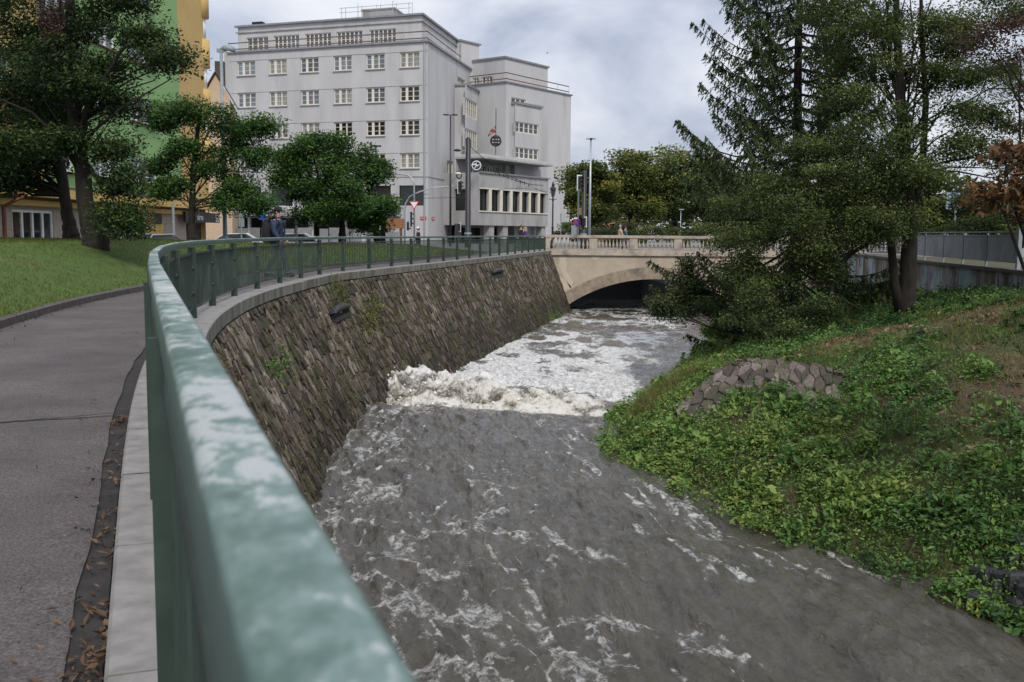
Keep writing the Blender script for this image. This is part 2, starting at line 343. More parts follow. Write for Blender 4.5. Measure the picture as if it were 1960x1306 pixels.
def lawn_z(d, Y):
    A = np.interp(Y, [0, 24, 30, 45, 55, 62], [.80, .84, .84, .50, .48, .15])
    return .07 + A * sst(-.3, 3.1, d) * (1 - sst(10.5, 15, d)) + .05 * (vn(d * .7, Y * .7) - .5)
dd = np.concatenate([np.arange(0, 6, .3), np.arange(6, 15.1, .6)]); Yl = np.arange(2.0, 63.0, .6)
P = np.zeros((len(Yl), len(dd), 3))
for i, y in enumerate(Yl):
    P[i] = cpos(float(s_of(y)), -KO - .12) - np.stack([dd, 0 * dd, 0 * dd], 1)
    P[i, :, 2] = lawn_z(dd, P[i, :, 1]) - sst(.15, 0, dd) * .01
P[:, -1, 2] = -.6; P[-1, :, 2] = -.2
tag(link('lawn', grid_mesh('lawn', P), M['lawn']), kind='structure')
def lawn_at(X, Y):
    k = cpos(s_of(Y), -KO - .12); return lawn_z(k[..., 0] - X, Y)
def blades(name, X, Y, Z, h, w, tone, mat, lean=.5):
    n = len(X); a = RNG.uniform(0, 2 * np.pi, n); l = RNG.normal(0, lean, (n, 2)) * h[:, None]
    V = np.zeros((n, 3, 3)); V[:, 0] = np.stack([X - w * np.cos(a), Y - w * np.sin(a), Z], 1); V[:, 1] = np.stack([X + w * np.cos(a), Y + w * np.sin(a), Z], 1)
    V[:, 2] = np.stack([X + l[:, 0], Y + l[:, 1], Z + h], 1)
    o = link(name, np_mesh(name, V.reshape(-1, 3), np.arange(n * 3), np.full(n, 3), np.repeat(tone, 3)), mat)
    return tag(o, kind='stuff')
M['blade'] = leaf_mat('grass_blade', [(0, (.17, .14, .05)), (.3, (.125, .135, .028)), (.65, (.085, .115, .014)), (1, (.14, .18, .028))], .6, .35)
n = 150000; Y = 3.5 + 58 * RNG.random(n) ** 1.7; d = 14 * RNG.random(n) ** 1.15; k = cpos(s_of(Y), -KO - .13); X = k[:, 0] - d - .02
t = np.clip(.62 + .9 * (fbm(X * .5, Y * .5, 4, 2) - .5) + RNG.normal(0, .12, n) - .42 * sst(.50, .60, fbm(X * .3 + 9, Y * .3, 4, 5)), 0, 1)
tag(blades('grass', X, Y, lawn_z(d, Y) - .015, RNG.uniform(.03, .095, n), .0025 + .0003 * Y, t, M['blade'], .6), 'short green lawn grass with straw patches beside the path')

# ------------------------------------------------------------------ river wall
rw = bpy.data.objects.new('river_wall', None); COL.objects.link(rw)
tag(rw, 'curved battered retaining wall of upright rubble stone along the river', 'retaining wall')
P = np.stack([wallp(ss, t_) for t_ in np.linspace(-.05, 4.7, 12)], 1); link('mortar_core', grid_mesh('mortar_core', P), M['mortar'], rw)
s = S0
while s < S1 - .3:
    e = min(s + 1.19, S1); b = MB(); sg = np.linspace(s + .005, e - .005, 4); q = random.uniform(-.004, .004)
    prof = [(-.18, -.30), (-.18, -.012), (-.168, 0), (.318, 0), (.33, -.012), (.33, WT + .02), (.29, WT)]
    rows = [[np.array([*cpos(x, o)[:2], z + q]) for o, z in prof] for x in sg]; k = len(prof)
    b.add([p for r in rows for p in r], [(i * k + j, i * k + j + 1, (i + 1) * k + j + 1, (i + 1) * k + j) for i in range(3) for j in range(k - 1)] + [tuple(range(k))[::-1], tuple(3 * k + j for j in range(k))])
    b.build('coping_stone', M['coping'], rw); s = e
def vcell(i, pts, nb):
    """Voronoi cell of point i among its neighbours, by clipping a square with the bisectors"""
    px, py = pts[i]; poly = [(px - 1.6, py - 1.6), (px + 1.6, py - 1.6), (px + 1.6, py + 1.6), (px - 1.6, py + 1.6)]
    for j in nb:
        qx, qy = pts[j]; nx, ny = qx - px, qy - py; c = (qx * qx + qy * qy - px * px - py * py) / 2; out_ = []
        for k in range(len(poly)):
            x0, y0 = poly[k]; x1, y1 = poly[(k + 1) % len(poly)]; d0 = nx * x0 + ny * y0 - c; d1 = nx * x1 + ny * y1 - c
            if d0 <= 0: out_.append((x0, y0))
            if (d0 < 0) != (d1 < 0) and abs(d0 - d1) > 1e-9: f = d0 / (d0 - d1); out_.append((x0 + (x1 - x0) * f, y0 + (y1 - y0) * f))
        poly = out_
        if len(poly) < 3: return []
    return poly
def stone_layer(fn, s0, s1, t0, t1, wd, hd, skew, holes=(), gap=.012, proud=(.015, .06), seed=3, jit=.40):
    """irregular fitted stones; fn(s, t, proud) -> point.  returns (verts, faces, tone, s, t)"""
    rg = random.Random(seed); nv_ = int((t1 - t0) / hd) + 3; ids = {}; pts = []
    u0, u1 = int((s0 - skew * t1) / wd) - 2, int((s1 - skew * t0) / wd) + 2
    for r in range(-1, nv_):
        for c in range(u0, u1):
            ids[(c, r)] = len(pts); pts.append((c + .5 * (r % 2) + rg.uniform(-jit, jit), r + rg.uniform(-jit, jit) * .9))
    res = []
    for (c, r), i in ids.items():
        tt_ = t0 + pts[i][1] * hd; ss_ = pts[i][0] * wd + skew * tt_; rnd = [rg.random() for _ in range(5)]
        if not (s0 < ss_ < s1 and t0 - hd < tt_ < t1): continue
        if any(a < ss_ < b_ and c_ < tt_ < d_ for a, b_, c_, d_ in holes): continue
        nb = [ids[(c + dc, r + dr)] for dr in (-2, -1, 0, 1, 2) for dc in (-2, -1, 0, 1, 2) if (dr or dc) and (c + dc, r + dr) in ids]
        poly = vcell(i, pts, nb)
        q = []
        for u, v in poly:
            t_ = max(t0, t0 + v * hd); p_ = (u * wd + skew * t_, t_)
            if not q or math.hypot(p_[0] - q[-1][0], p_[1] - q[-1][1]) > .02: q.append(p_)
        if len(q) < 3: continue
        n = len(q); cs = sum(a for a, _ in q) / n; ct = sum(c_ for _, c_ in q) / n; V = []; pr = proud[0] + (proud[1] - proud[0]) * rnd[0]; tl = ((rnd[1] - .5) * .05, (rnd[2] - .5) * .05)
        for ring, sh, dp in ((0, .97, -.05), (1, .90, None), (2, .72, None)):
            for a, c_ in q:
                da, dc_ = a - cs, c_ - ct; ln = math.hypot(da, dc_) + 1e-6; k = max(.3, 1 - gap / ln) * (1 if ring == 0 else .98 if ring == 1 else .86)
                p_ = -.05 if ring == 0 else (pr * .80 if ring == 1 else pr) + tl[0] * da / wd + tl[1] * dc_ / hd
                V.append(fn(cs + da * k, ct + dc_ * k, p_))
        F = [(i_ + o_, (i_ + 1) % n + o_, (i_ + 1) % n + n + o_, i_ + n + o_) for o_ in (0, n) for i_ in range(n)] + [tuple(range(2 * n, 3 * n))]
        res.append((V, F, rnd[3], cs, ct))
    return res
DRAIN = [onz(648, 602, -1.0), onz(950, 524, -1.0)]
holes = []
for px, py in ((648, 602), (950, 524)):      # drains: find the place on the battered face
    best = min(((abs(proj(wallp(a, b_))[0] - px) + abs(proj(wallp(a, b_))[1] - py), a, b_) for a in np.arange(10, 60, .25) for b_ in np.arange(.1, 2.2, .1)))
    holes.append((best[1] - 1.3, best[1] + 1.3, best[2] - .2, best[2] + .2))
res = stone_layer(wallp, float(s_of(7.0)), S1, .01, 4.45, .14, .285, .34, holes, gap=.012, proud=(.008, .055))
vis = []
for i, (V, F, tn, cs, ct) in enumerate(res):
    x, y, z = proj(V[-1]); rail_x = np.interp(y, [450, 600, 830, 1000, 1306], [275, 385, 499, 592, 765])
    if x > rail_x + 4 and y < 1250 and ct < 3.4: vis.append((z, i))
vis.sort(); single = {i for _, i in vis[:300]}; rest = MB()
for i, (V, F, tn, cs, ct) in enumerate(res):
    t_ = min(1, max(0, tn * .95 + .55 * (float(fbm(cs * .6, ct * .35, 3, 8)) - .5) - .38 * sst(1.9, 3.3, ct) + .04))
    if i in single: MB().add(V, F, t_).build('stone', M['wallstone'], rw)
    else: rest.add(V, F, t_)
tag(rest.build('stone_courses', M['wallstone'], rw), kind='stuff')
for k, (h, lab) in enumerate(zip(holes, ('long dark drain slot under a stone lip in the near river wall', 'small drain slot high in the far part of the river wall'))):
    s_, t_ = (h[0] + h[1]) / 2, (h[2] + h[3]) / 2; dr = root('drain_outlet', lab, 'drain', group='drain outlets in the river wall')
    b = MB()
    for a in np.linspace(-1.3, 1.3, 17)[:-1]:
        e = a + .1625; f = lambda x: .19 * math.sqrt(max(0, 1 - (x / 1.31) ** 2)) + .02
        P4 = []
        for x in (a, e):
            P4.append([wallp(s_ + x, t_ - f(x), .02), wallp(s_ + x, t_ - f(x), .16), wallp(s_ + x, t_ - f(x) * .45, .22), wallp(s_ + x, t_ - .01, .02)])
        V = P4[0] + P4[1]; b.add(V, [(0, 1, 5, 4), (1, 2, 6, 5), (2, 3, 7, 6)], .1)
    b.build('stone_lip', M['wetstone'], dr, True); b = MB()
    b.quad(wallp(s_ - 1.28, t_ - .2, .005), wallp(s_ + 1.28, t_ - .2, .005), wallp(s_ + 1.28, t_ + .2, .005), wallp(s_ - 1.28, t_ + .2, .005)); b.build('opening', M['dark'], dr)
    b = MB()
    for a in np.linspace(-1.2, 1.1, 18):
        b.obox(wallp(s_ + a + .06, t_ + .13, .03), np.array(cdir(s_ + a)[0]) * .055, cdir(s_ + a)[1] * .06, (0, 0, .06), random.random() * .5)
    b.build('sill_stone', M['wetstone'], dr)

# ------------------------------------------------------------------ railing
rl = bpy.data.objects.new('railing', None); COL.objects.link(rl)
tag(rl, 'green steel railing with upright bars curving along the river wall', 'railing')
PS = 2.42; posts = [PS * i for i in range(-3, int((S1 - .3) / PS) + 1)]; RH = 1.06
prof = []
for cx, cz, a0 in ((.017, -.009, 0), (-.018, -.009, 90), (-.018, -.066, 180), (.017, -.066, 270)):
    for k in range(4): q = rad(a0 + 30 * k); prof.append((cx + .009 * math.cos(q), cz + .009 * math.sin(q)))
def rail_piece(s0, s1):
    st = []
    for i in range(len(posts) - 1):
        a, c = posts[i], posts[i + 1]
        if c <= s0 + 1e-6 or a >= s1 - 1e-6: continue
        pa, pc = cpos(a), cpos(c); m_ = 6
        st += [pa + (pc - pa) * k / m_ for k in range(m_)]
    st.append(cpos(s1)); b = MB(); k = len(prof); V = []
    for i, p in enumerate(st):
        d = st[min(i + 1, len(st) - 1)] - st[max(i - 1, 0)]; d /= np.linalg.norm(d); nn = np.array([d[1], -d[0], 0])
        if i == len(st) - 1: p = p - d * .004
        for o, z in prof: V.append(p + nn * o + np.array([0, 0, RH + z]))
    F = [(i * k + j, i * k + (j + 1) % k, (i + 1) * k + (j + 1) % k, (i + 1) * k + j) for i in range(len(st) - 1) for j in range(k)]
    F += [tuple(range(k))[::-1], tuple((len(st) - 1) * k + j for j in range(k))]
    b.add(V, F); o = b.build('handrail', M['rail'], rl, True)
    o.data.set_sharp_from_angle(angle=rad(40)); return o
for i in range(0, len(posts) - 1, 3): rail_piece(posts[i], posts[min(i + 3, len(posts) - 1)])
for i, s in enumerate(posts):
    t, n_ = cdir(s); p = cpos(s); b = MB(); hw = .028 if abs(s - PS * 10) > .5 else .045
    b.obox(p + n_ * .004 + np.array([0, 0, (RH - .085) / 2]), t * hw * .45, n_ * .05, (0, 0, (RH - .089) / 2))
    b.obox(p + n_ * .059 + np.array([0, 0, (RH - .06) / 2 - .01]), t * hw, n_ * .005, (0, 0, (RH - .08) / 2))
    po = b.build('post', M['green'], rl)
    if 1 <= i < 22:
        for z in (.36, .70):
            bb = MB(); bb.obox(p - t * (hw + .012) + n_ * .03 + np.array([0, 0, z]), t * .014, n_ * .012, (0, 0, .014)); bb.build('bolt', M['rail'], po)
cnt = 0
for i in range(len(posts) - 1):
    a, c = cpos(posts[i], .0), cpos(posts[i + 1], .0); t = (c - a) / np.linalg.norm(c - a); n_ = np.array([t[1], -t[0], 0]); ln = np.linalg.norm(c - a)
    b = MB()
    for z in (.135, .885): b.obox((a + c) / 2 + np.array([0, 0, z]), t * (ln / 2 - .035), n_ * .018, (0, 0, .014))
    pf = b.build('panel_frame', M['green'], rl); nb = 15; bb = MB(); one = None
    for k in range(nb):
        q = a + t * (.035 + (ln - .07) * (k + .5) / nb)
        if 2 <= i < 22:
            bx = MB().obox(q + np.array([0, 0, .51]), t * .0065, n_ * .011, (0, 0, .36)); bx.build('bar', M['green'], pf)
        else: bb.obox(q + np.array([0, 0, .51]), t * .0065, n_ * .011, (0, 0, .36))
    if bb.v: tag(bb.build('bar_row', M['green'], pf), kind='stuff')

# ------------------------------------------------------------------ right bank terrain
WL = np.array([(13, 1), (9.3, 6.5), (6.47, 12.08), (5.23, 14.36), (3.82, 16.8), (3.28, 18.37), (2.49, 20.95), (2.40, 23.0), (3.0, 26.0), (3.7, 29.6), (4.5, 32), (5.9, 35.3), (8.5, 44.5), (11, 52.5), (14.5, 63), (17.5, 74)])
def sdist(X, Y):
    X = np.asarray(X, float); Y = np.asarray(Y, float); d = np.full(X.shape, 1e9)
    for a, c in zip(WL[:-1], WL[1:]):
        v = c - a; t = np.clip(((X - a[0]) * v[0] + (Y - a[1]) * v[1]) / (v @ v), 0, 1)
        d = np.minimum(d, np.hypot(X - a[0] - t * v[0], Y - a[1] - t * v[1]))
    return np.where(X > np.interp(Y, WL[:, 1], WL[:, 0]), d, -d)
def water_z(Y): return np.interp(Y, [0, 25, 30, 50, 72], [-3.6, -3.6, -3.98, -4.1, -4.3])
GW = np.array([(15.9, 29.5), (16.4, 33.0), (20.6, 60.0), (22.6, 72.0)])      # painted wall line
def bank_z(X, Y):
    X = np.asarray(X, float); Y = np.asarray(Y, float); d = sdist(X, Y)
    g = np.interp(d, [-4, 0, .5, 1.5, 3, 5.5, 8, 10.3, 12, 15, 60], [-2.4, -.05, .40, .92, 1.5, 2.15, 2.65, 3.3, 3.85, 4.1, 4.2])
    w_ = sst(32, 44, Y); z = water_z(Y) + g * (1 - w_) + w_ * np.minimum(g, np.interp(d, [0, 4, 9, 40], [0, 2.1, 2.85, 3.0]))
    e = X - np.interp(Y, GW[:, 1], GW[:, 0]); z = np.where((Y > 29.5) & (e > .18), np.maximum(z, .02), z)
    z = z + np.where(e > .18, 0, .22 * (fbm(X * .55, Y * .55, 4, 4) - .5) * sst(0, 1.5, d))
    return np.minimum(z, .02)
def hit(px, py):
    r = ray(px, py); r = r / r[1]
    for y in np.arange(6, 90, .05):
        p = CAM + r * y
        if p[2] < bank_z(p[0], p[1]): return np.array([p[0], p[1], float(bank_z(p[0], p[1]))])
    return CAM + r * 90
Yb = np.concatenate([np.arange(-8, 8, 1.0), np.arange(8, 36, .25), np.arange(36, 73, .5)])
ds = np.concatenate([np.arange(-2, 12, .22), np.arange(12, 18, .5), [19, 21, 24, 28]])
P = np.zeros((len(Yb), len(ds), 3)); P[..., 1] = Yb[:, None]; P[..., 0] = np.interp(Yb, WL[:, 1], WL[:, 0])[:, None] + ds[None, :]
P[..., 2] = bank_z(P[..., 0], P[..., 1])
rb = tag(link('riverbank', grid_mesh('riverbank', P), M['bank']), kind='structure')

# ------------------------------------------------------------------ water
Yw = [5.0]
while Yw[-1] < 84: Yw.append(Yw[-1] + (.035 + .0024 * max(0, Yw[-1] - 8) + (0 if not 25 < Yw[-1] < 33 else -.02)))
Yw = np.array(Yw); nu = 300; uu = np.linspace(0, 1, nu)
Lx = Xc(np.clip(Yw, -6, 75)) + WOFF + WSL * (WT - water_z(Yw)) - .45; Rx = np.interp(Yw, WL[:, 1], WL[:, 0]) + .7
X = Lx[:, None] + (Rx - Lx)[:, None] * uu[None, :]; Y = np.repeat(Yw[:, None], nu, 1); U = np.repeat(uu[None, :], len(Yw), 0)
yc = 28.1 - 1.9 * U + .35 * (vn(U * 5, U * 0 + 1.5) - .5); q = Y - yc
z = np.where(q < 0, -3.6, water_z(np.maximum(Y, 30))) ; z = -3.6 + (z + 3.6) * sst(-.4, .9, q) - .10 * sst(-1.5, 0, q) * (q < .4)
qm = 2.5 + 1.6 * (fbm(X * .9, X * 0 + 4.2, 3, 115) - .4)
amp = (1 - .80 * sst(.05, .95, U)) * sst(-.1, .06, U)
z = z + amp * .80 * np.where(q < qm, np.exp(-((q - qm) / (1.15 + .5 * fbm(X * 1.6, X * 0 + 9, 2, 118))) ** 2), np.exp(-((q - qm) / 2.8) ** 2)) * (.75 + .5 * vn(X * 1.3, q * .8, 12)) - .12 * np.exp(-((q - .75) / .35) ** 2)
near = 1 - sst(-1, .5, q); pool = sst(.6, 1.6, q)
ang = rad(-14); xr = X * math.cos(ang) - Y * math.sin(ang); yr = X * math.sin(ang) + Y * math.cos(ang)
Wd = (X - Lx[:, None])                                                # metres from the wall
rip = 1 - np.abs(2 * fbm(X * .95, Y * .50, 4, 20) - 1); rip2 = fbm(X * 3.2 + fbm(X, Y, 2, 3) * 2, Y * 1.7, 4, 31); chop = 1 - np.abs(2 * fbm(X * 2.1 + Y * .5, Y * 1.5, 3, 44) - 1)
turb = .35 + .65 * np.exp(-Wd / 3.2)
wv1 = 1 - np.abs(2 * fbm(xr * 1.5 + .5 * (rip2 - .5), yr * .50, 3, 101) - 1); wv2 = 1 - np.abs(2 * fbm(xr * 3.8, yr * 1.1, 3, 103) - 1)
z = z + near * (turb * .25 * (rip - .7) + .07 * (rip2 - .5) * (.5 + turb) + .10 * turb * (chop - .7) + .17 * (.5 + turb) * (wv1 - .7) + .10 * (.35 + turb) * (wv2 - .7) + .075 * (fbm(xr * 2.6, yr * 1.9, 3, 107) - .5)) + near * .05 * np.sin(Y * 1.1 + U * 4 + fbm(X * .4, Y * .4, 2, 9) * 6)
lump = fbm(X * 2.4, Y * 2.4, 5, 50); lump2 = 1 - np.abs(2 * fbm(X * 1.3, Y * .9, 4, 57) - 1)
boil = pool * np.exp(-np.maximum(0, q - 1.0) / 3.0)
z = z + boil * amp * (1.0 * (lump - .5) + .30 * (lump2 - .7) + .20 * ((1 - np.abs(2 * fbm(X * 4.6, Y * 4.6, 3, 111) - 1)) - .7)) + pool * (.20 * (lump2 - .7) + .16 * (rip2 - .5) + .10 * (wv1 - .7)) * (.45 + .55 * np.exp(-q / 18))
# foam cover: strands by the wall, a white boil behind the crest, streaks down the pool
strand = 1 - np.abs(2 * fbm(X * .9 + .35 * Y, Y * .62, 5, 70) - 1); strand2 = 1 - np.abs(2 * fbm(X * 2.0 + 3, Y * .8 - .3 * X, 5, 81) - 1)
patch = fbm(X * .33, Y * .22, 3, 90)
strand3 = 1 - np.abs(2 * fbm(X * 3.1 + .5 * Y, Y * 1.9 - .4 * X, 4, 88) - 1)
fn = near * (.95 * sst(.80, .98, strand) * (.30 + .70 * sst(.40, .60, patch)) * (.10 + 1.0 * np.exp(-Wd / 3.8)) + .75 * sst(.84, .985, strand2) * sst(.35, .6, patch + .1) * np.exp(-Wd / 3.4) + .75 * sst(.84, .98, strand3) * np.exp(-Wd / 2.4))
fn += near * .62 * sst(.90, .985, 1 - np.abs(2 * fbm(xr * 1.7, yr * .20, 4, 140) - 1)) * sst(.46, .60, fbm(X * .7, Y * .35, 3, 141)) * sst(8.5, 11, Y)
fn += near * .42 * sst(.35, .62, fbm(X * 2.2, Y * 1.4, 3, 98)) * sst(.94, .995, 1 - np.abs(2 * fbm(X * .55 + Y * .42, Y * .10 - X * .05, 4, 95) - 1)) * sst(.50, .66, fbm(X * .5, Y * .4, 3, 97)) * sst(1.5, 4, Wd)
far = np.exp(-np.maximum(0, q - 2) / 30.0)
rg1 = 1 - np.abs(2 * fbm(X * .8, Y * .42, 5, 60) - 1); rg2 = 1 - np.abs(2 * fbm(X * 1.9 + .3 * Y, Y * .9, 4, 64) - 1)
side = np.clip(1.10 - .80 * sst(.5, 1.0, U) * sst(2, 8, q) - .25 * sst(.85, 1, U), 0, 1)
fp = pool * side * (.22 + .44 * np.exp(-np.maximum(0, q - 2) / 15.0) + (.16 + .42 * far) * sst(.55, .95, rg1) + .26 * far * sst(.6, .95, rg2) - .20 * sst(.52, .62, fbm(X * .35, Y * .16, 3, 62)) * sst(5, 9, q))
bl = sst(4.6, 3.0, q) * pool; fp = fp * (1 - bl) + bl * (.52 + .95 * (lump - .35)) * np.clip(1.1 - .35 * sst(.6, 1, U), 0, 1)
fp = np.where(q > 4, np.clip(fp, 0, .70), fp)
foam = np.clip(np.minimum(.95 * fn, .54) + fp, 0, 1) * sst(-.2, .05, U)
tan = np.clip(sst(4.2, 1.6, q) * pool * (1.25 - 1.1 * lump), 0, 1)
bed = sst(.75, 1.0, U) * near
P = np.stack([X, Y, z], -1)
mt, t, b = new_mat('river_water'); M['water'] = mt
fa = attr(t, 'foam'); ta = attr(t, 'tan')
n_f = noise(t, 7.5, 10, .78, stretch=(1, .7, 1), dist=.5); n_g = noise(t, 1.6, 6, .6, stretch=(1, .6, 1))
ad = N(t, 'ShaderNodeMath', operation='MULTIPLY_ADD'); L(t, n_f, ad.inputs[0]); ad.inputs[1].default_value = 1.5; ad.inputs[2].default_value = -.78
sm = N(t, 'ShaderNodeMath', operation='ADD'); L(t, fa, sm.inputs[0]); L(t, ad.outputs[0], sm.inputs[1])
mr = N(t, 'ShaderNodeMapRange'); mr.interpolation_type = 'SMOOTHSTEP'; L(t, sm.outputs[0], mr.inputs[0]); mr.inputs[1].default_value = .38; mr.inputs[2].default_value = .74
gate = N(t, 'ShaderNodeMath', operation='MULTIPLY', use_clamp=True); L(t, mr.outputs[0], gate.inputs[0])
g2 = N(t, 'ShaderNodeMapRange'); L(t, fa, g2.inputs[0]); g2.inputs[1].default_value = .02; g2.inputs[2].default_value = .18; L(t, g2.outputs[0], gate.inputs[1])
wc = rampn(t, n_g, [(.3, (.036, .029, .017)), (.7, (.074, .061, .037))])
fc = mixc(t, ta, (.74, .735, .715), (.56, .505, .40))
L(t, mixc(t, gate.outputs[0], wc, fc), b.inputs['Base Color'])
rr = N(t, 'ShaderNodeMapRange'); L(t, gate.outputs[0], rr.inputs[0]); rr.inputs[3].default_value = .06; rr.inputs[4].default_value = .8; L(t, rr.outputs[0], b.inputs['Roughness'])
b.inputs['IOR'].default_value = 1.5; b.inputs['Coat IOR'].default_value = 1.6; b.inputs['Coat Roughness'].default_value = .05
_cw = N(t, 'ShaderNodeMath', operation='SUBTRACT', use_clamp=True); _cw.inputs[0].default_value = .6; L(t, gate.outputs[0], _cw.inputs[1]); L(t, _cw.outputs[0], b.inputs['Coat Weight'])
h1 = noise(t, 5.0, 8, .66, stretch=(1, .24, 1), dist=.5); h2 = noise(t, 15, 5, .6, stretch=(1, .35, 1), dist=.4)
hs = N(t, 'ShaderNodeMath', operation='MULTIPLY_ADD'); L(t, h2, hs.inputs[0]); hs.inputs[1].default_value = .3; L(t, h1, hs.inputs[2])
hf = N(t, 'ShaderNodeMath', operation='MULTIPLY_ADD'); L(t, gate.outputs[0], hf.inputs[0]); hf.inputs[1].default_value = .12; L(t, hs.outputs[0], hf.inputs[2])
bump(t, b, hf.outputs[0], 1.0, .115)
for _l in list(t.links):
    if _l.to_socket == b.inputs['Normal']: L(t, _l.from_socket, b.inputs['Coat Normal'])
tag(link('river', grid_mesh('river', P, {'foam': foam.ravel(), 'tan': tan.ravel()}), M['water']), kind='structure')
M['foam'] = flat_mat('foam_white', (.80, .79, .75), .7)
def blobs(name, C, R, mat):
    o = np.array([(1, 0, 0), (-1, 0, 0), (0, 1, 0), (0, -1, 0), (0, 0, 1), (0, 0, -1)], float)
    f = np.array([(0, 2, 4), (2, 1, 4), (1, 3, 4), (3, 0, 4), (2, 0, 5), (1, 2, 5), (3, 1, 5), (0, 3, 5)])
    V = C[:, None] + o[None] * R[:, None, None] * RNG.uniform(.7, 1.3, (len(C), 6, 1)); Fc = f[None] + 6 * np.arange(len(C))[:, None, None]
    return tag(link(name, np_mesh(name, V.reshape(-1, 3), Fc.ravel(), np.full(len(C) * 8, 3), None, True), mat), kind='stuff')
n = 5200; iy = RNG.integers(0, len(Yw), n * 60); iu = RNG.integers(6, nu - 40, n * 60)
wgt = (boil * amp)[iy, iu] * (q[iy, iu] < 3.6) * (lump[iy, iu] > .45) * sst(.9, .2, U[iy, iu]); keep = RNG.random(n * 60) < wgt * .16
iy, iu = iy[keep][:n], iu[keep][:n]; C = P[iy, iu].copy(); hgt = RNG.exponential(.085, len(C)) * (1.4 - U[iy, iu]); C[:, 2] += hgt - .02; C[:, :2] += RNG.normal(0, .05, (len(C), 2))
blobs('water_spray', C, np.clip(RNG.exponential(.016, len(C)), .006, .06) * np.exp(-hgt * 2.2), M['foam'])

# ------------------------------------------------------------------ bridge
br = root('road_bridge', 'cream stone road bridge with a low arch and baluster parapet over the river', 'bridge', (0, 0, 0))
BY = 72.0; XL, XR = 2.30, 30.0; AX, SPN, RISE, ZS = 10.25, 6.62, 2.2, -4.2
AR = (SPN ** 2 + RISE ** 2) / (2 * RISE); AZ = ZS + RISE - AR; RT = .86
b = MB(); th0 = math.asin(SPN / AR); K = 40
ext = [(AX + (AR + RT) * math.sin(a), AZ + (AR + RT) * math.cos(a)) for a in np.linspace(-th0, th0, K)]
top = -.32
for (x0, z0), (x1, z1) in zip(ext[:-1], ext[1:]): b.quad((x0, BY, z0 - .05), (x1, BY, z1 - .05), (x1, BY, top), (x0, BY, top))
b.quad((XL, BY, -6), (ext[0][0], BY, -6), (ext[0][0], BY, top), (XL, BY, top)); b.quad((ext[-1][0], BY, -6), (XR, BY, -6), (XR, BY, top), (ext[-1][0], BY, top))
b.quad((XL, BY, -6), (XL, BY + 12, -6), (XL, BY + 12, top), (XL, BY, top)); b.build('spandrel_wall', M['beige'], br)
b = MB()
for pg in ([(1071, 492), (1083, 492), (1085, 520), (1097, 540), (1092, 553), (1079, 530), (1070, 510)], [(1130, 491), (1149, 491), (1144, 497), (1137, 498)], [(1072, 530), (1080, 534), (1096, 552), (1074, 556)]):
    pp = [onY(x, y, BY - .006) for x, y in pg]; MB().add(pp, [tuple(range(len(pp)))]).build('plaster_repair', M['beige_pale'], br)

nv = 36; aa = np.linspace(-th0 - .035, th0 + .035, nv + 1)
for a0, a1 in zip(aa[:-1], aa[1:]):
    pr = random.uniform(.034, .038); b = MB(); g_ = .0003; r1 = AR + RT
    pl = [(AX + r * math.sin(a), BY - pr, AZ + r * math.cos(a)) for r, a in ((AR, a0 + g_), (r1, a0 + g_), (r1, a1 - g_), (AR, a1 - g_))]
    b.prism(pl, (0, .8, 0)); b.build('voussoir', M['sandstone_dk'], br)
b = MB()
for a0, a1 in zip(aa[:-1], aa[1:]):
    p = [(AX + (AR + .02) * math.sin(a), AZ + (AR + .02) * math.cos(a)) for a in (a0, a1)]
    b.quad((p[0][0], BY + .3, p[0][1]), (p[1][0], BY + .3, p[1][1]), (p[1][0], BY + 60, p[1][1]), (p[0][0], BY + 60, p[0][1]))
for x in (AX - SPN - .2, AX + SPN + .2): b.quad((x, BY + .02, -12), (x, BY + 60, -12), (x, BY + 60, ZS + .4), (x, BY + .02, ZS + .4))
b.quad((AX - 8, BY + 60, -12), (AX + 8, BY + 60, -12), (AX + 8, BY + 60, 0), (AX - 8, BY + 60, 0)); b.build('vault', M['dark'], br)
b = MB()
b.box(XL - .05, XR, BY - .16, BY + .3, -.32, -.16); b.box(XL - .03, XR, BY - .10, BY + .3, -.158, .13); b.build('cornice', M['sandstone'], br)
b = MB(); b.box(XL - .1, XR, BY - .17, BY + .17, .93, 1.04); b.box(XL - .06, XR, BY - .13, BY + .13, 1.042, 1.13); b.build('parapet_cap', M['sandstone'], br)
xs = [XL + .22] + [onY(x, 465, BY)[0] for x in (1135.5, 1212.5, 1297.5)]
while xs[-1] < XR - 2: xs.append(xs[-1] + 3.1)
for i, x in enumerate(xs):
    b = MB(); wd = .16 if i == 0 else .29; b.box(x - wd, x + wd, BY - .12, BY + .12, .132, .928); b.build('pedestal', M['sandstone'], br)
bal = None; bprof = [(.07, 0), (.07, .05), (.04, .07), (.055, .12), (.095, .22), (.10, .28), (.06, .42), (.038, .56), (.04, .66), (.06, .69), (.06, .72), (.08, .73), (.08, .796)]
for x0, x1 in zip(xs[:-1], xs[1:]):
    for k in range(9):
        x = x0 + .42 + (x1 - x0 - .84) * k / 8
        if bal is None:
            bal = MB().lathe((0, 0, 0), bprof, 10).build('baluster', M['sandstone'], br, True); o = bal
        else: o = bal.copy(); COL.objects.link(o)
        o.location = (x, BY, .131)

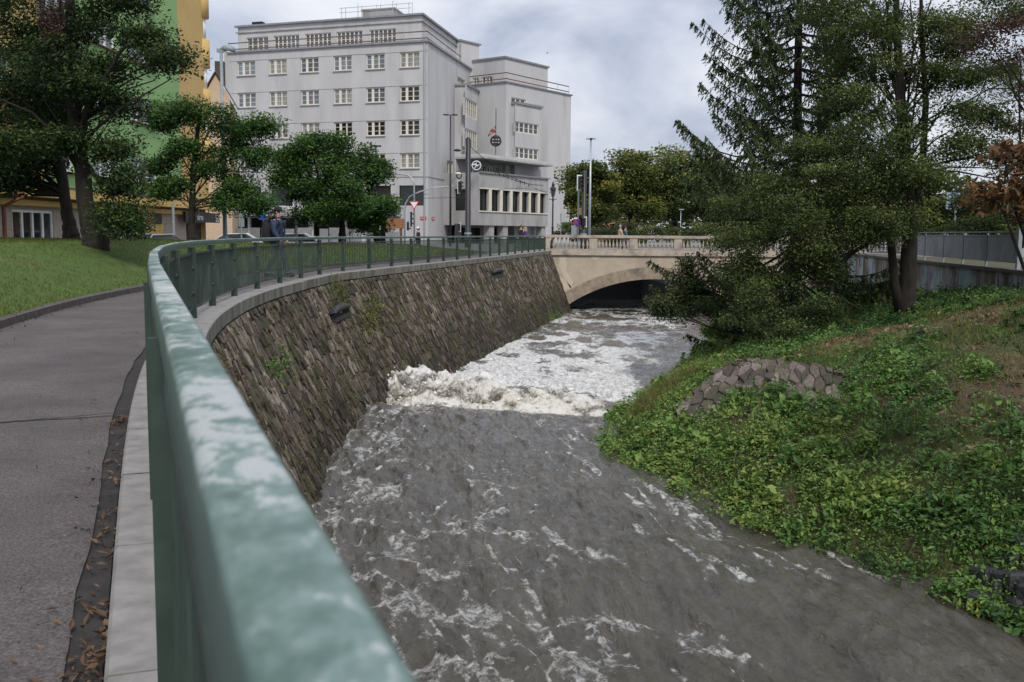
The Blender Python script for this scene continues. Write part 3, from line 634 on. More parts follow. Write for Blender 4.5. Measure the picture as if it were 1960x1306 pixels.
# ------------------------------------------------------------------ painted wall on the right with its metal fence
mt, t, b = new_mat('painted_concrete'); M['graffiti'] = mt
v1 = noise(t, 1.3, 5, .6, stretch=(1, 1, .25)); v2 = noise(t, .55, 4, .6, stretch=(1, 1, .5))
c = rampn(t, v1, [(.30, (.05, .042, .034)), (.50, (.12, .10, .085)), (.60, (.24, .25, .25)), (.75, (.13, .11, .12))])
c2 = rampn(t, v1, [(.35, (.10, .26, .28)), (.5, (.34, .38, .40)), (.62, (.14, .09, .19)), (.75, (.05, .04, .035))])
L(t, mixc(t, rampn(t, v2, [(.47, (0, 0, 0)), (.56, (1, 1, 1))]), c, c2), b.inputs['Base Color']); b.inputs['Roughness'].default_value = .9
bump(t, b, noise(t, 12, 5, .6), .4, .02)
gw = root('painted_wall', 'low concrete wall covered in faded spray paint on the right bank', 'wall')
b = MB(); bc = MB()
for (x0, y0), (x1, y1) in zip(GW[:-1], GW[1:]):
    t_ = np.array([x1 - x0, y1 - y0, 0]); l_ = np.linalg.norm(t_); t_ /= l_; n_ = np.array([t_[1], -t_[0], 0]); c_ = np.array([(x0 + x1) / 2, (y0 + y1) / 2, 0])
    b.obox(c_ + n_ * .2 + np.array([0, 0, -1.4]), t_ * l_ / 2, n_ * .2, (0, 0, 1.45)); bc.obox(c_ + n_ * .18 + np.array([0, 0, .11]), t_ * l_ / 2, n_ * .26, (0, 0, .055))
b.build('wall_body', M['graffiti'], gw); bc.build('wall_cap', M['kerb'], gw)
M['fence_grey'] = rough_mat('grey_fence_sheet', (.26, .28, .305), (.33, .35, .375), 1.5, .85, .1, c3=(.17, .185, .20), s3=.6)
fn_ = root('panel_fence', 'grey sheet metal fence on top of the painted wall', 'fence')
Pf = []
for px in (1936, 1876, 1832, 1795, 1760, 1728):
    t_, _ = onplane(px, 500, GW[1], (GW[2] - GW[1]) / np.linalg.norm(GW[2] - GW[1])); Pf.append(np.array([*(GW[1] + (GW[2] - GW[1]) / np.linalg.norm(GW[2] - GW[1]) * t_), 0]) + np.array([.22, 0, 0]))
for i, p in enumerate(Pf):
    hh = 1.52 if i == 0 else 1.42; wd = .06 if i == 0 else .035
    MB().box(p[0] - wd, p[0] + wd, p[1] - wd, p[1] + wd, .16, hh).build('post', M['steel_lt'], fn_)
    if i < len(Pf) - 1:
        q_ = Pf[i + 1]; t_ = (q_ - p); l_ = np.linalg.norm(t_); t_ /= l_; n_ = np.array([t_[1], -t_[0], 0]); c_ = (p + q_) / 2
        MB().obox(c_ + np.array([0, 0, .80]), t_ * (l_ / 2 - .04), n_ * .01, (0, 0, .44)).build('sheet_panel', M['fence_grey'], fn_)
        bb = MB(); bb.obox(c_ + np.array([0, 0, 1.27]), t_ * (l_ / 2 - .03), n_ * .022, (0, 0, .022)); bb.obox(c_ + np.array([0, 0, 1.40]), t_ * (l_ / 2 - .03), n_ * .025, (0, 0, .025)); bb.build('rail', M['steel_lt'], fn_)
# ------------------------------------------------------------------ facades and windows
def facade(mb, O, u, W, z0, z1, ops=(), depth=.28, inward=None):
    """wall surface from O along u with recessed openings (x0, x1, z0, z1); inward = unit vector into the building"""
    O = np.array([*O[:2], 0.]); u = np.array([*u[:2], 0.]); inward = np.array([*inward[:2], 0.])
    xs = sorted({0, W, *[o[0] for o in ops], *[o[1] for o in ops]}); zs = sorted({z0, z1, *[o[2] for o in ops], *[o[3] for o in ops]})
    pt = lambda x, z, d=0: O + u * x + inward * d + np.array([0, 0, z])
    for x0, x1 in zip(xs[:-1], xs[1:]):
        for a, c in zip(zs[:-1], zs[1:]):
            mx, mz = (x0 + x1) / 2, (a + c) / 2
            if not any(o[0] < mx < o[1] and o[2] < mz < o[3] for o in ops): mb.quad(pt(x0, a), pt(x1, a), pt(x1, c), pt(x0, c))
    for x0, x1, a, c in [o[:4] for o in ops]:
        mb.quad(pt(x0, a), pt(x0, c), pt(x0, c, depth), pt(x0, a, depth)); mb.quad(pt(x1, a), pt(x1, c), pt(x1, c, depth), pt(x1, a, depth))
        mb.quad(pt(x0, a), pt(x1, a), pt(x1, a, depth), pt(x0, a, depth)); mb.quad(pt(x0, c), pt(x1, c), pt(x1, c, depth), pt(x0, c, depth))
def window(par, O, u, inward, op, cols=3, rows=3, frame='cream', glass='glass', fw=.07, depth=.2, wide=None, sill=None, name='window'):
    O = np.array([*O[:2], 0.]); u = np.array([*u[:2], 0.]); i_ = np.array([*inward[:2], 0.]); x0, x1, a, c = op
    b = MB(); up = np.array([0, 0, 1.])
    def bar(xa, xb, za, zb, d=.035, dd=0.0): b.obox(O + u * (xa + xb) / 2 + i_ * (depth - d - dd) + up * (za + zb) / 2, u * (xb - xa) / 2, i_ * d, up * (zb - za) / 2)
    bar(x0, x0 + fw, a, c); bar(x1 - fw, x1, a, c); bar(x0 + fw, x1 - fw, a, a + fw); bar(x0 + fw, x1 - fw, c - fw, c)
    for k in range(1, cols):
        x = x0 + (x1 - x0) * k / cols; w_ = (wide[k - 1] if wide else fw * 1.2) / 2; bar(x - w_, x + w_, a + fw, c - fw)
    for k in range(1, rows):
        z_ = a + (c - a) * k / rows; bar(x0 + fw, x1 - fw, z_ - .022, z_ + .022, .02, .002)
    f = b.build(name, M[frame], par)
    MB().quad(O + u * x0 + i_ * depth + up * a, O + u * x1 + i_ * depth + up * a, O + u * x1 + i_ * depth + up * c, O + u * x0 + i_ * depth + up * c).build('pane', M[glass], f)
    if sill: MB().obox(O + u * (x0 + x1) / 2 - i_ * .04 + up * (a - .035), u * ((x1 - x0) / 2 + .05), i_ * .12, (0, 0, .03)).build('sill', M[sill], f)
    return f
def unit(x, y): v = np.array([x, y, 0.]); return v / np.linalg.norm(v)
def cells(O, u, rects): # px rects (x0,y0,x1,y1) -> (x0,x1,z0,z1) on the plane
    r = []
    for x0, y0, x1, y1 in rects:
        ta, za = onplane(x0, y0, O, u); tb, zb = onplane(x1, y1, O, u); tm, zc = onplane(x0, y1, O, u)
        r.append((min(ta, tb), max(ta, tb), (zb + zc) / 2 if zc < za else zb, za))
    return r

# ------------------------------------------------------------------ grey corner building
gb = root('grey_building', 'big grey plastered building with a stepped roofline across the street', 'building')
C0 = np.array([-9.35, 110., 0]); UL = unit(-.945, .326); US = unit(.2, .98); INF = unit(.326, .945); INS = unit(-.98, .2)
colx = [(455, 490), (516, 550), (576, 611), (639, 674), (701, 737), (765.5, 803)]
ops = []; kinds = []
zt = [20.65, 17.05, 13.42, 9.83]
for r, z1 in enumerate(zt):
    for ci, (a, c) in enumerate(colx):
        if r == 3 and ci == 0: pass
        t0, _ = onplane(c, 200, C0, UL); t1, _ = onplane(a, 200, C0, UL); ops.append((t0, t1, z1 - 1.62, z1)); kinds.append((r, ci))
big = []
for a, c in ((764, 812), (702, 748), (640, 690), (575, 628), (515, 560), (462, 500)):
    t0, _ = onplane(c, 380, C0, UL); t1, _ = onplane(a, 380, C0, UL); big.append((max(t0, .3), t1, 4.15, 6.35))
gro = []
for a, c in ((436, 474), (478, 503), (512, 590), (602, 652), (662, 690), (700, 742)):
    t0, _ = onplane(c, 420, C0, UL); t1, _ = onplane(a, 420, C0, UL); gro.append((t0, t1, -.4, 2.75))
WF = onplane(440, 250, C0, UL)[0]
b = MB(); facade(b, C0, UL, WF, -1, 21.7, ops + big + gro, .3, INF)
sops = cells(C0, US, [(876, 146, 890, 160), (856, 307, 867, 333), (855, 363, 867, 402)]); facade(b, C0, US, 26, -1, 21.7, sops, .3, INS)
far = C0 + UL * WF; b.quad(far, far + US * 26, far + US * 26 + np.array([0, 0, 21.7]), far + np.array([0, 0, 21.7]))
b.quad(C0 + np.array([0, 0, 21.69]), C0 + UL * WF + np.array([0, 0, 21.69]), far + US * 26 + np.array([0, 0, 21.69]), C0 + US * 26 + np.array([0, 0, 21.69]))
b.build('wall', M['plaster'], gb)
for o, (r, ci) in zip(ops, kinds):
    window(gb, C0, UL, INF, o, 3, 3, 'cream', random.choice(('glass_sky_tint', 'glass_sky_tint', 'glass', 'glass_curtain')) if r < 1 or ci < 3 else random.choice(('glass_dark', 'glass_dark', 'glass', 'glass_curtain')), .11, .2, (.14, .30), 'plaster')
for o in big: window(gb, C0, UL, INF, o, 1, 1, 'blackp', 'glass_dark', .06, .22)
for o in sops: window(gb, C0, US, INS, o, 2, 2 if o[3] > 8 else 1, 'cream' if o[3] > 8 else 'blackp', 'glass' if o[3] > 8 else 'glass_dark', .08, .2)
b = MB()
for o in gro: b.quad(*[C0 + UL * x + INF * 1.2 + np.array([0, 0, z]) for x, z in ((o[0] - 1, -1), (o[1] + 1, -1), (o[1] + 1, 2.9), (o[0] - 1, 2.9))])
b.build('shop_front', M['dark'], gb)
def band(par, O, u, inw, W, z, h, d, mat, name, x0=0.0):
    O = np.array([*O[:2], 0.]); MB().obox(O + u * (x0 + W / 2) - inw * (d / 2 - .02) + np.array([0, 0, z + h / 2]), u * W / 2, inw * (d / 2 + .02), (0, 0, h / 2)).build(name, M[mat], par)
band(gb, C0, UL, INF, WF + .25, 21.62, .22, .22, 'roof', 'cornice', -.2); band(gb, C0 , US, INS, 25.8, 21.62, .22, .22, 'roof', 'cornice', .05)
for z in zt: band(gb, C0, UL, INF, WF - .1, z + .03, .05, .03, 'plaster_dark', 'string_course')
band(gb, C0, UL, INF, WF - 3.6, 2.95, .75, 1.3, 'plaster_dark', 'street_canopy', 3.2)
band(gb, C0, UL, INF, WF - .02, 7.25, .10, .06, 'plaster_dark', 'string_course'); band(gb, C0, US, INS, 25, 7.25, .10, .06, 'plaster_dark', 'string_course', .08)
# attic storey set back
A0 = C0 + INF * 2.2 + UL * 1.7; WA = onplane(456, 90, A0, UL)[0]
ao = cells(A0, UL, [(472, 77, 514, 104), (524, 74, 573, 103), (584, 70, 634, 98), (644, 66, 694, 94), (707, 63, 758, 92)])
ao = [(o[0], o[1], 22.0, 23.75) for o in ao]
b = MB(); facade(b, A0, UL, WA, 21.6, 25.0, ao, .3, INF); facade(b, A0, US, 15, 21.6, 25.0, (), .3, INS)
e_ = A0 + UL * WA; b.quad(e_ + np.array([0, 0, 21.6]), e_ + US * 15 + np.array([0, 0, 21.6]), e_ + US * 15 + np.array([0, 0, 25]), e_ + np.array([0, 0, 25.]))
b.quad(*[p + np.array([0, 0, 24.98]) for p in (A0, e_, e_ + US * 15, A0 + US * 15)]); b.build('attic_wall', M['plaster'], gb)
for k, o in enumerate(ao): window(gb, A0, UL, INF, o, 6 if k else 4, 2, 'cream', 'glass', .1, .2, [.12] * 5)
band(gb, A0, UL, INF, WA + .5, 24.3, .14, .16, 'plaster_dark', 'cornice', -.25); band(gb, A0, UL, INF, WA + .6, 24.95, .2, .3, 'roof', 'roof_edge', -.3)
band(gb, A0, US, INS, 15.2, 24.3, .14, .16, 'plaster_dark', 'cornice', .06); band(gb, A0, US, INS, 15.3, 24.95, .2, .3, 'roof', 'roof_edge', .06)
MB().obox(A0 + UL * (WA - 2.2) + US * 1.2 + np.array([0, 0, 25.4]), UL * .7, US * .4, (0, 0, .28)).build('chimney', M['dark'], gb)
# lift house, drawn with its own scaffold
H0 = A0 + US * 3 + UL * 4.4; bx = MB(); HW = 4.0
bx.obox(H0 + UL * HW / 2 + US * 3 + np.array([0, 0, 25.75]), UL * HW / 2, US * 3, (0, 0, .85)); bx.obox(H0 + UL * HW / 2 + US * 3 + np.array([0, 0, 26.66]), UL * (HW / 2 + .15), US * 3.15, (0, 0, .06))
bx.build('lift_house', M['plaster_dark'], gb)
MB().obox(H0 + UL * 2.0 - INF * .3 + np.array([0, 0, 25.3]), UL * .8, INF * .04, (0, 0, .3)).build('orange_board', M['orange'], gb)
# stair tower, side bay
def massing(name, O, u, Wu, v, Wv, z0, z1, mat='plaster', fo=(), so=(), roof=True, cap=None):
    iu = np.array([-u[1], u[0], 0]); iu = iu if iu @ v > 0 else -iu; iv = np.array([-v[1], v[0], 0]); iv = iv if iv @ u > 0 else -iv
    b = MB(); facade(b, O, u, Wu, z0, z1, fo, .28, iu); facade(b, O, v, Wv, z0, z1, so, .28, iv)
    O = np.array([*O[:2], 0.]); c1, c2, c3 = O + u * Wu, O + u * Wu + v * Wv, O + v * Wv; Z = lambda p, z: p + np.array([0, 0, z])
    b.quad(Z(c1, z0), Z(c2, z0), Z(c2, z1), Z(c1, z1)); b.quad(Z(c3, z0), Z(c2, z0), Z(c2, z1), Z(c3, z1)); b.quad(Z(O, z1 - .01), Z(c1, z1 - .01), Z(c2, z1 - .01), Z(c3, z1 - .01))
    if z0 > .5: b.quad(Z(O, z0), Z(c1, z0), Z(c2, z0), Z(c3, z0))
    b.build(name, M[mat], gb)
    if cap:
        c = MB(); c.obox(Z((O + c2) / 2, z1 + cap / 2), u * (Wu / 2 + .18), v * (Wv / 2 + .18), (0, 0, cap / 2)); c.build('roof_edge', M['roof'], gb)
    return iu, iv
T0 = onY(881, 200, 127.); massing('stair_tower', T0, UL, 4.2, unit(.62, .78), 3.6, 15, 24.9, cap=.2)
VB = US; B0 = C0 + US * 11.4 - INS * 1.5
bso = cells(B0, US, [(895, 200, 913, 224), (895, 258, 913, 282)]); bso = [(bso[0][0] - 1.2, bso[0][1], bso[0][2] - .2, bso[0][3] + .7), (bso[1][0] - 1.2, bso[1][1], bso[1][2] - .2, bso[1][3] + .7)]
iu, iv = massing('side_bay', B0, INS, 1.6, US, 7.4, 7, 18.6, so=bso, cap=.25)
for o in bso: window(gb, B0, US, INS, o, 6, 2, 'cream', 'glass', .12, .15, [.2] * 5)
# wing behind, turned to the corner of the square
W0 = np.array([-.98, 124., 0]); WR = unit(.6, .8); WLF = unit(-.8, .6); IR = unit(-.8, .6); IL = unit(.6, .8)
ro = cells(W0, WR, [(979, 186, 1006, 206)])
massing('wing_wall', W0, WLF, 9, WR, 14.3, -1, 19.5, so=ro, cap=.14)
for o in ro: window(gb, W0, WR, IR, o, 3, 1, 'cream', 'glass', .12, .2, [.2, .2])
WB = W0 + WR * onplane(979, 300, W0, WR)[0] - IR * .7; wl_ = onplane(1036, 250, WB, WR)[0]
wo = cells(WB, WR, [(986, 232, 1031, 256), (986, 281, 1031, 305)]); massing('wing_bay', WB, IR, .8, WR, wl_, -1, 17.0, so=wo, cap=.28)
for o in wo: window(gb, WB, WR, IR, o, 5, 2, 'cream', 'glass', .12, .2, [.2] * 4)
WA0 = W0 + IR * 1.2 + IL * 1.3; wal = onplane(1048, 170, WA0, WR)[0]; wfo = cells(WA0, WLF, [(901, 150, 916, 170), (922, 148, 942, 168)])
massing('wing_attic', WA0, WLF, 8, WR, wal, 19.4, 22.7, fo=wfo, cap=.22)
for o in wfo: window(gb, WA0, WLF, IL, o, 3, 1, 'cream', 'glass', .12, .2, [.2, .2])
# low corner block with the long window band, balcony and flat canopy
B0 = np.array([-3.9, 114., 0]); BV = unit(.53, .848); BN = unit(-.848, .53); bw = onplane(1049, 380, B0, BV)[0]
lo = []
for k, (a, c) in enumerate(((918.5, 935), (940, 956), (961, 975), (980, 994), (998, 1011.5), (1015, 1028.5), (1032.5, 1044))):
    t0 = onplane(a, 380, B0, BV)[0]; t1 = onplane(c, 380, B0, BV)[0]; lo.append((t0, t1, 3.75, 6.2))
b = MB(); facade(b, B0, BV, bw, 2.1, 8.05, lo, .4, BN); facade(b, B0, BN, 6, 2.1, 8.05, [(1.6, 3.4, 3.75, 6.2)], .4, BV)
e_ = B0 + BV * bw; b.quad(e_ + np.array([0, 0, 2.1]), e_ + BN * 7 + np.array([0, 0, 2.1]), e_ + BN * 7 + np.array([0, 0, 8.05]), e_ + np.array([0, 0, 8.05]))
b.quad(*[p + np.array([0, 0, 2.1]) for p in (B0, e_, e_ + BN * 7, B0 + BN * 6)]); b.quad(*[p + np.array([0, 0, 7.2]) for p in (B0, e_, e_ + BN * 7, B0 + BN * 6)]); b.build('corner_block', M['plaster_dark'], gb)
for o in lo + []: window(gb, B0, BV, BN, o, 1, 1, 'blackp', 'glass_dark', .06, .34)
window(gb, B0, BN, BV, (1.6, 3.4, 3.75, 6.2), 1, 1, 'blackp', 'glass_dark', .06, .34)
band(gb, B0, BV, BN, bw + .1, 3.62, .12, .12, 'cream', 'window_band'); band(gb, B0, BV, BN, bw + .1, 6.22, .12, .12, 'cream', 'window_band'); band(gb, B0, BV, BN, bw + .2, 8.02, .16, .2, 'roof', 'parapet_cap')
for a, c in zip(lo[:-1], lo[1:]):
    MB().obox(B0 + BV * (a[1] + c[0]) / 2 - BN * .05 + np.array([0, 0, 4.98]), BV * (c[0] - a[1]) / 2 * .98, BN * .06, (0, 0, 1.23)).build('pilaster', M['cream'], gb)
b = MB(); massf = B0 + BN * 4.2 + BV * 1.2
b.quad(massf + np.array([0, 0, -1]), massf + BV * 22 + np.array([0, 0, -1]), massf + BV * 22 + np.array([0, 0, 2.2]), massf + np.array([0, 0, 2.2])); b.build('arcade_wall', M['plaster_dark'], gb)
for t_ in (3.0, 6.0, 10.5, 15.0): MB().obox(B0 + BV * t_ + BN * .6 + np.array([0, 0, .55]), BV * .5, BN * .4, (0, 0, 1.55)).build('pillar', M['plaster_dark'], gb)
b = MB()
for t0, t1 in ((1.4, 5.2), (7.2, 11), (12.2, 15.2)): b.obox(massf + BV * (t0 + t1) / 2 - BN * .05 + np.array([0, 0, .2]), BV * (t1 - t0) / 2, BN * .03, (0, 0, 1.6))
tag(b.build('shop_glazing', M['glass_dark'], gb), kind='stuff')
K0 = B0 + BN * 3.2; kw = onplane(1046, 330, K0, BV)[0]
ko = [(a, c, 7.35, 9.3) for a, c in ((3.0, 6.2), (6.6, 9.0))] + [(11.6, 14.6, 7.4, 9.3)]
b = MB(); facade(b, K0, BV, kw, 7.2, 9.62, ko, .3, BN); e_ = K0 + BV * kw; b.quad(e_ + np.array([0, 0, 7.2]), e_ + BN * 4 + np.array([0, 0, 7.2]), e_ + BN * 4 + np.array([0, 0, 9.62]), e_ + np.array([0, 0, 9.62])); b.build('balcony_wall', M['plaster_dark'], gb)
for o in ko: window(gb, K0, BV, BN, o, 4, 2, 'cream', 'glass_dark', .12, .2, [.18] * 3)
b = MB(); q0 = B0 - BN * .4 - BV * .2; b.obox(q0 + BV * (bw / 2 + .3) + BN * 1.9 + np.array([0, 0, 9.72]), BV * (bw / 2 + .2), BN * 2.0, (0, 0, .10)); b.build('flat_canopy', M['plaster_dark'], gb)
b = MB(); b.obox(q0 + BV * (bw / 2 + .3) + BN * 1.95 + np.array([0, 0, 9.98]), BV * (bw / 2 + .05), BN * 1.8, (0, 0, .155)); b.build('canopy_edge', M['plaster'], gb)
MB().tube([C0 + UL * .35 - INF * .12 + np.array([0, 0, -.4]), C0 + UL * .35 - INF * .12 + np.array([0, 0, 21.5])], .085, 8).build('drainpipe', M['steel'], gb)
MB().tube([T0 + unit(.2, -1) * .1 + np.array([0, 0, 18 - T0[2]]), T0 + unit(.2, -1) * .1 + np.array([0, 0, 24.6 - T0[2]])], .08, 8).build('drainpipe', M['steel'], gb)
# red number plates
def plate(par, O, u, inw, x, z, w_, h_, mat, d=.05, name='plate'): return MB().obox(np.array([*O[:2], 0]) + u * x - inw * d + np.array([0, 0, z]), u * w_ / 2, inw * .015, (0, 0, h_ / 2)).build(name, M[mat], par)
for px, py, w_ in ((810.5, 418, .72),):
    x, z = onplane(px, py, C0, UL); p_ = plate(gb, C0, UL, INF, max(x, .5), z, w_, .34, 'redpaint', .05, 'street_sign'); plate(p_, C0, UL, INF, max(x, .5), z, w_ * .72, .07, 'white', .068, 'lettering')
x, z = onplane(828.5, 418.5, C0, US); p_ = plate(gb, C0, US, INS, x, z, 1.0, .34, 'redpaint', .05, 'house_number'); plate(p_, C0, US, INS, x, z, .6, .12, 'white', .068, 'lettering')
# guard rails along the roof terrace and scaffold on the lift house: temporary, so things of their own
def guard(label, pts, zb, hs=(.30, 1.0), step=2.6):
    r = root('guard_rail', label, 'guard rail', group='temporary guard rails along roof edges')
    for a, c in zip(pts[:-1], pts[1:]):
        t_ = c - a; l_ = np.linalg.norm(t_); t_ = t_ / l_; n_ = np.array([t_[1], -t_[0], 0])
        for h_ in hs: MB().obox((a + c) / 2 + np.array([0, 0, zb + h_]), t_ * (l_ / 2 + .1), n_ * .025, (0, 0, .06)).build('plank', M['wood'], r)
        k = max(1, int(l_ / step))
        for i in range(k + 1):
            p = a + t_ * l_ * i / k + n_ * .06; MB().tube([p + np.array([0, 0, zb]), p + np.array([0, 0, zb + 1.2])], .025, 5).build('post', M['steel'], r)
guard('plank guard rail along the terrace edge of the front attic', [C0 + UL * (WF + .1) + INF * .3, C0 + UL * .2 + INF * .3, C0 + US * 16 + INS * .3 + UL * .2], 21.8)
guard('plank guard rail round the terrace of the rear wing', [W0 + WLF * 6 + IL * .3, W0 + IR * .2 + IL * .3, W0 + WR * 14.1 + IR * .3], 19.6, (.4, 1.1))
sc = root('roof_scaffold', 'tube scaffold with plank decks around the lift house on the roof', 'scaffold')
def tb(a, c, r=.035): MB().tube([a, c], r, 5).build('scaffold_tube', M['steel'], sc)
Z = lambda p, z: p + np.array([0, 0, z])
sx = [H0 - US * 1.0 + UL * k for k in (-2.2, -.2, 1.8, 4.2, 6.3)]
for k, p in enumerate(sx):
    tb(Z(p, 25.1), Z(p, 26.9 + .3 * (k % 2)))
    tb(Z(p + US * 1.3, 25.1), Z(p + US * 1.3, 27.2))
for z in (26.3, 26.8): tb(Z(sx[0] - UL * .3, z), Z(sx[-1] + UL * .3, z), .028)
tb(Z(sx[1], 25.0), Z(sx[2], 25.7)); tb(Z(sx[2], 25.7), Z(sx[3], 25.0))
for q in (0, .55): MB().obox(Z((sx[0] + sx[-1]) / 2 + US * (.2 + q), 25.62), UL * 4.5, US * .22, (0, 0, .045)).build('plank', M['wood'], sc)
# globe with flag mast, wheel emblem on the canopy
gl = root('globe_finial', 'black openwork globe on a mast above the flat canopy', 'ornament'); gp = onY(949, 270, 117.)
b = MB()
for k in range(5):
    a = math.pi * k / 5; b.tube([gp + .62 * np.array([math.cos(q) * math.cos(a), math.cos(q) * math.sin(a), math.sin(q)]) for q in np.linspace(-math.pi / 2, 1.5 * math.pi, 21)], .05, 5)
for zz_, rr_ in ((0, .62), (.35, .51), (-.35, .51)): b.tube([gp + np.array([rr_ * math.cos(q), rr_ * math.sin(q), zz_]) for q in np.linspace(0, 2 * math.pi, 21)], .05, 5)
b.build('globe', M['blackp'], gl); MB().tube([gp - np.array([0, 0, 1.6]), gp + np.array([0, 0, 3.7])], .045, 6).build('mast', M['blackp'], gl)
fl = root('flag', 'faded red and white flag hanging limp on the globe mast', 'flag'); b = MB(); V = []; nx, nz = 9, 7
top_ = gp + np.array([0, 0, 1.75])
for i in range(nx):
    for j in range(nz):
        f_ = i / (nx - 1); V.append(top_ + np.array([-1.05 * f_ * .85, .12 * math.sin(f_ * 9 + j), -j * .13 * (1 - .45 * f_) - .85 * f_ ** 1.2]))
Fq = [(i * nz + j, (i + 1) * nz + j, (i + 1) * nz + j + 1, i * nz + j + 1) for i in range(nx - 1) for j in range(nz - 1)]
mt, t, bs_ = new_mat('flag_cloth'); M['flag'] = mt; L(t, rampn(t, noise(t, 1.6, 3), [(.42, (.42, .36, .36)), (.52, (.28, .11, .11))]), bs_.inputs['Base Color']); bs_.inputs['Roughness'].default_value = .9
b.add(V, Fq).build('cloth', M['flag'], fl, True)
we = root('wheel_emblem', 'round white wheel emblem with a winged bird fixed under the canopy corner', 'emblem'); wp = onY(912, 317, 112.6); b = MB()
b.tube([wp + np.array([.48 * math.cos(q), 0, .48 * math.sin(q)]) for q in np.linspace(0, 2 * math.pi, 25)], .055, 6)
b.tube([wp + np.array([-.62, 0, .05]), wp + np.array([-.1, 0, .12]), wp + np.array([.12, 0, -.05]), wp + np.array([.45, 0, .22])], [.03, .1, .08, .02], 6); b.tube([wp + np.array([-.1, 0, .1]), wp + np.array([.05, 0, .4])], [.08, .02], 6); b.tube([wp + np.array([0, 0, 0]), wp + np.array([-.25, 0, -.38])], [.08, .02], 6)
b.build('ring', M['white'], we); MB().tube([wp + np.array([-.45, 0, -.1]), wp + np.array([-.4, .1, -.9])], .03, 5).build('bracket', M['steel_lt'], we)

# ------------------------------------------------------------------ yellow and green apartment house on the left
yb = root('apartment_house', 'tall yellow and green apartment house with a stone clad ground floor', 'apartment house')
YO = np.array([-21., 30., 0]); YV = np.array([0, 1., 0]); YIN = np.array([-1., 0, 0]); YW = 39.4
def ypos(px): return 21.0 * FPX / (CX - px) - 30.0
zc = 2.72
gops = cells(YO, YV, [(38, 385, 117, 427), (259, 402, 290, 452), (366, 416, 404, 455)])
gops = [(gops[0][0], gops[0][1], .62, 2.05), (gops[1][0], gops[1][1], -.6, 2.05), (gops[2][0], gops[2][1], -.6, 1.75)]
b = MB(); facade(b, YO + YIN * .35, YV, YW, -1, zc - .1, gops, .3, YIN); b.build('ground_floor_wall', M['stonetile'], yb)
f = window(yb, YO + YIN * .35, YV, YIN, gops[0], 4, 1, 'white', 'glass_dark', .12, .12, [.16] * 3, 'white')
f = window(yb, YO + YIN * .35, YV, YIN, (gops[1][0], gops[1][1], -.6, .95), 2, 1, 'white', 'glass_dark', .2, .14, [.3], name='door'); window(yb, YO + YIN * .35, YV, YIN, (gops[1][0], gops[1][1], .97, 2.05), 1, 1, 'blackp', 'glass_dark', .06, .14, name='transom_window')
window(yb, YO + YIN * .35, YV, YIN, gops[2], 3, 1, 'blackp', 'glass_dark', .1, .25, [.1, .1], name='shop_window')
for a, c, z0_, z1_ in ((ypos(42), ypos(118), -.6, .55), (ypos(293), ypos(324), -.6, 1.55), (ypos(196), ypos(228), -.6, .8)):
    MB().obox(YO + YV * (a + c) / 2 + YIN * .33 + np.array([0, 0, (z0_ + z1_) / 2]), YV * (c - a) / 2, YIN * .04, (0, 0, (z1_ - z0_) / 2)).build('yellow_panel', M['yellow_lt'], yb)
uo = []
for px0, px1 in ((258, 308), (186, 236), (95, 150), (-40, 40)):
    for k in range(6): uo.append((ypos(px0), ypos(px1), 3.9 + 3.3 * k, 5.3 + 3.3 * k))
gA, gB = ypos(92), ypos(352); zt_ = 24.
for nm, mt_, a, c in (('yellow_wall', 'yellow', 0, gA), ('green_wall', 'green_y', gA, gB), ('corner_wall', 'yellow', gB, YW)):
    b = MB(); facade(b, YO + YV * a, YV, c - a, zc + .35, zt_, [(o[0] - a, o[1] - a, o[2], o[3]) for o in uo if a < o[0] < c], .3, YIN)
    if nm == 'corner_wall':
        e_ = YO + YV * YW; b.quad(e_ + np.array([0, 0, zc]), e_ + YIN * 14 + np.array([0, 0, zc]), e_ + YIN * 14 + np.array([0, 0, zt_]), e_ + np.array([0, 0, zt_]))
        b.quad(e_ + np.array([0, 0, -1]) + YIN * .35, e_ + YIN * 14 + np.array([0, 0, -1]), e_ + YIN * 14 + np.array([0, 0, zc]), e_ + np.array([0, 0, zc]) + YIN * .35)
    b.build(nm, M[mt_], yb)
for o in uo: window(yb, YO, YV, YIN, o, 3, 1, 'white', 'glass', .12, .18, [.16, .16], 'redtrim')
b = MB(); b.obox(YO + YV * YW / 2 + YIN * .0 + np.array([0, 0, zc + .1]), YV * (YW / 2 + .6), YIN * .62, (0, 0, .22)); b.build('cornice', M['yellow_lt'], yb)
b = MB(); b.obox(YO + YV * YW / 2 + YIN * .0 + np.array([0, 0, zc + .36]), YV * (YW / 2 + .62), YIN * .64, (0, 0, .03)); b.build('cornice_flashing', M['redtrim'], yb)
b = MB(); b.obox(YO + YV * YW / 2 + YIN * .2 + np.array([0, 0, zc - .38]), YV * (YW / 2), YIN * .2, (0, 0, .12)); b.build('lower_moulding', M['yellow'], yb)
for k in range(7):      # rounded balcony bays on the far corner
    z0_ = 5.6 + 3.3 * k; cx = np.array([-21.42, 30 + YW - .15, 0]); pr_ = [(1.05, 0), (1.12, .1), (1.12, 1.75), (1.05, 1.85)]
    MB().lathe((cx[0], cx[1], z0_), [(.5, -.05), (.72, 0), (.72, 1.82), (.6, 1.86)], 28).build('balcony_bay', M['yellow'], yb, True)
    if k: MB().lathe((cx[0], cx[1], z0_ - 1.44), [(.5, 0), (.5, 1.39)], 24).build('bay_window', M['white'], yb, True)
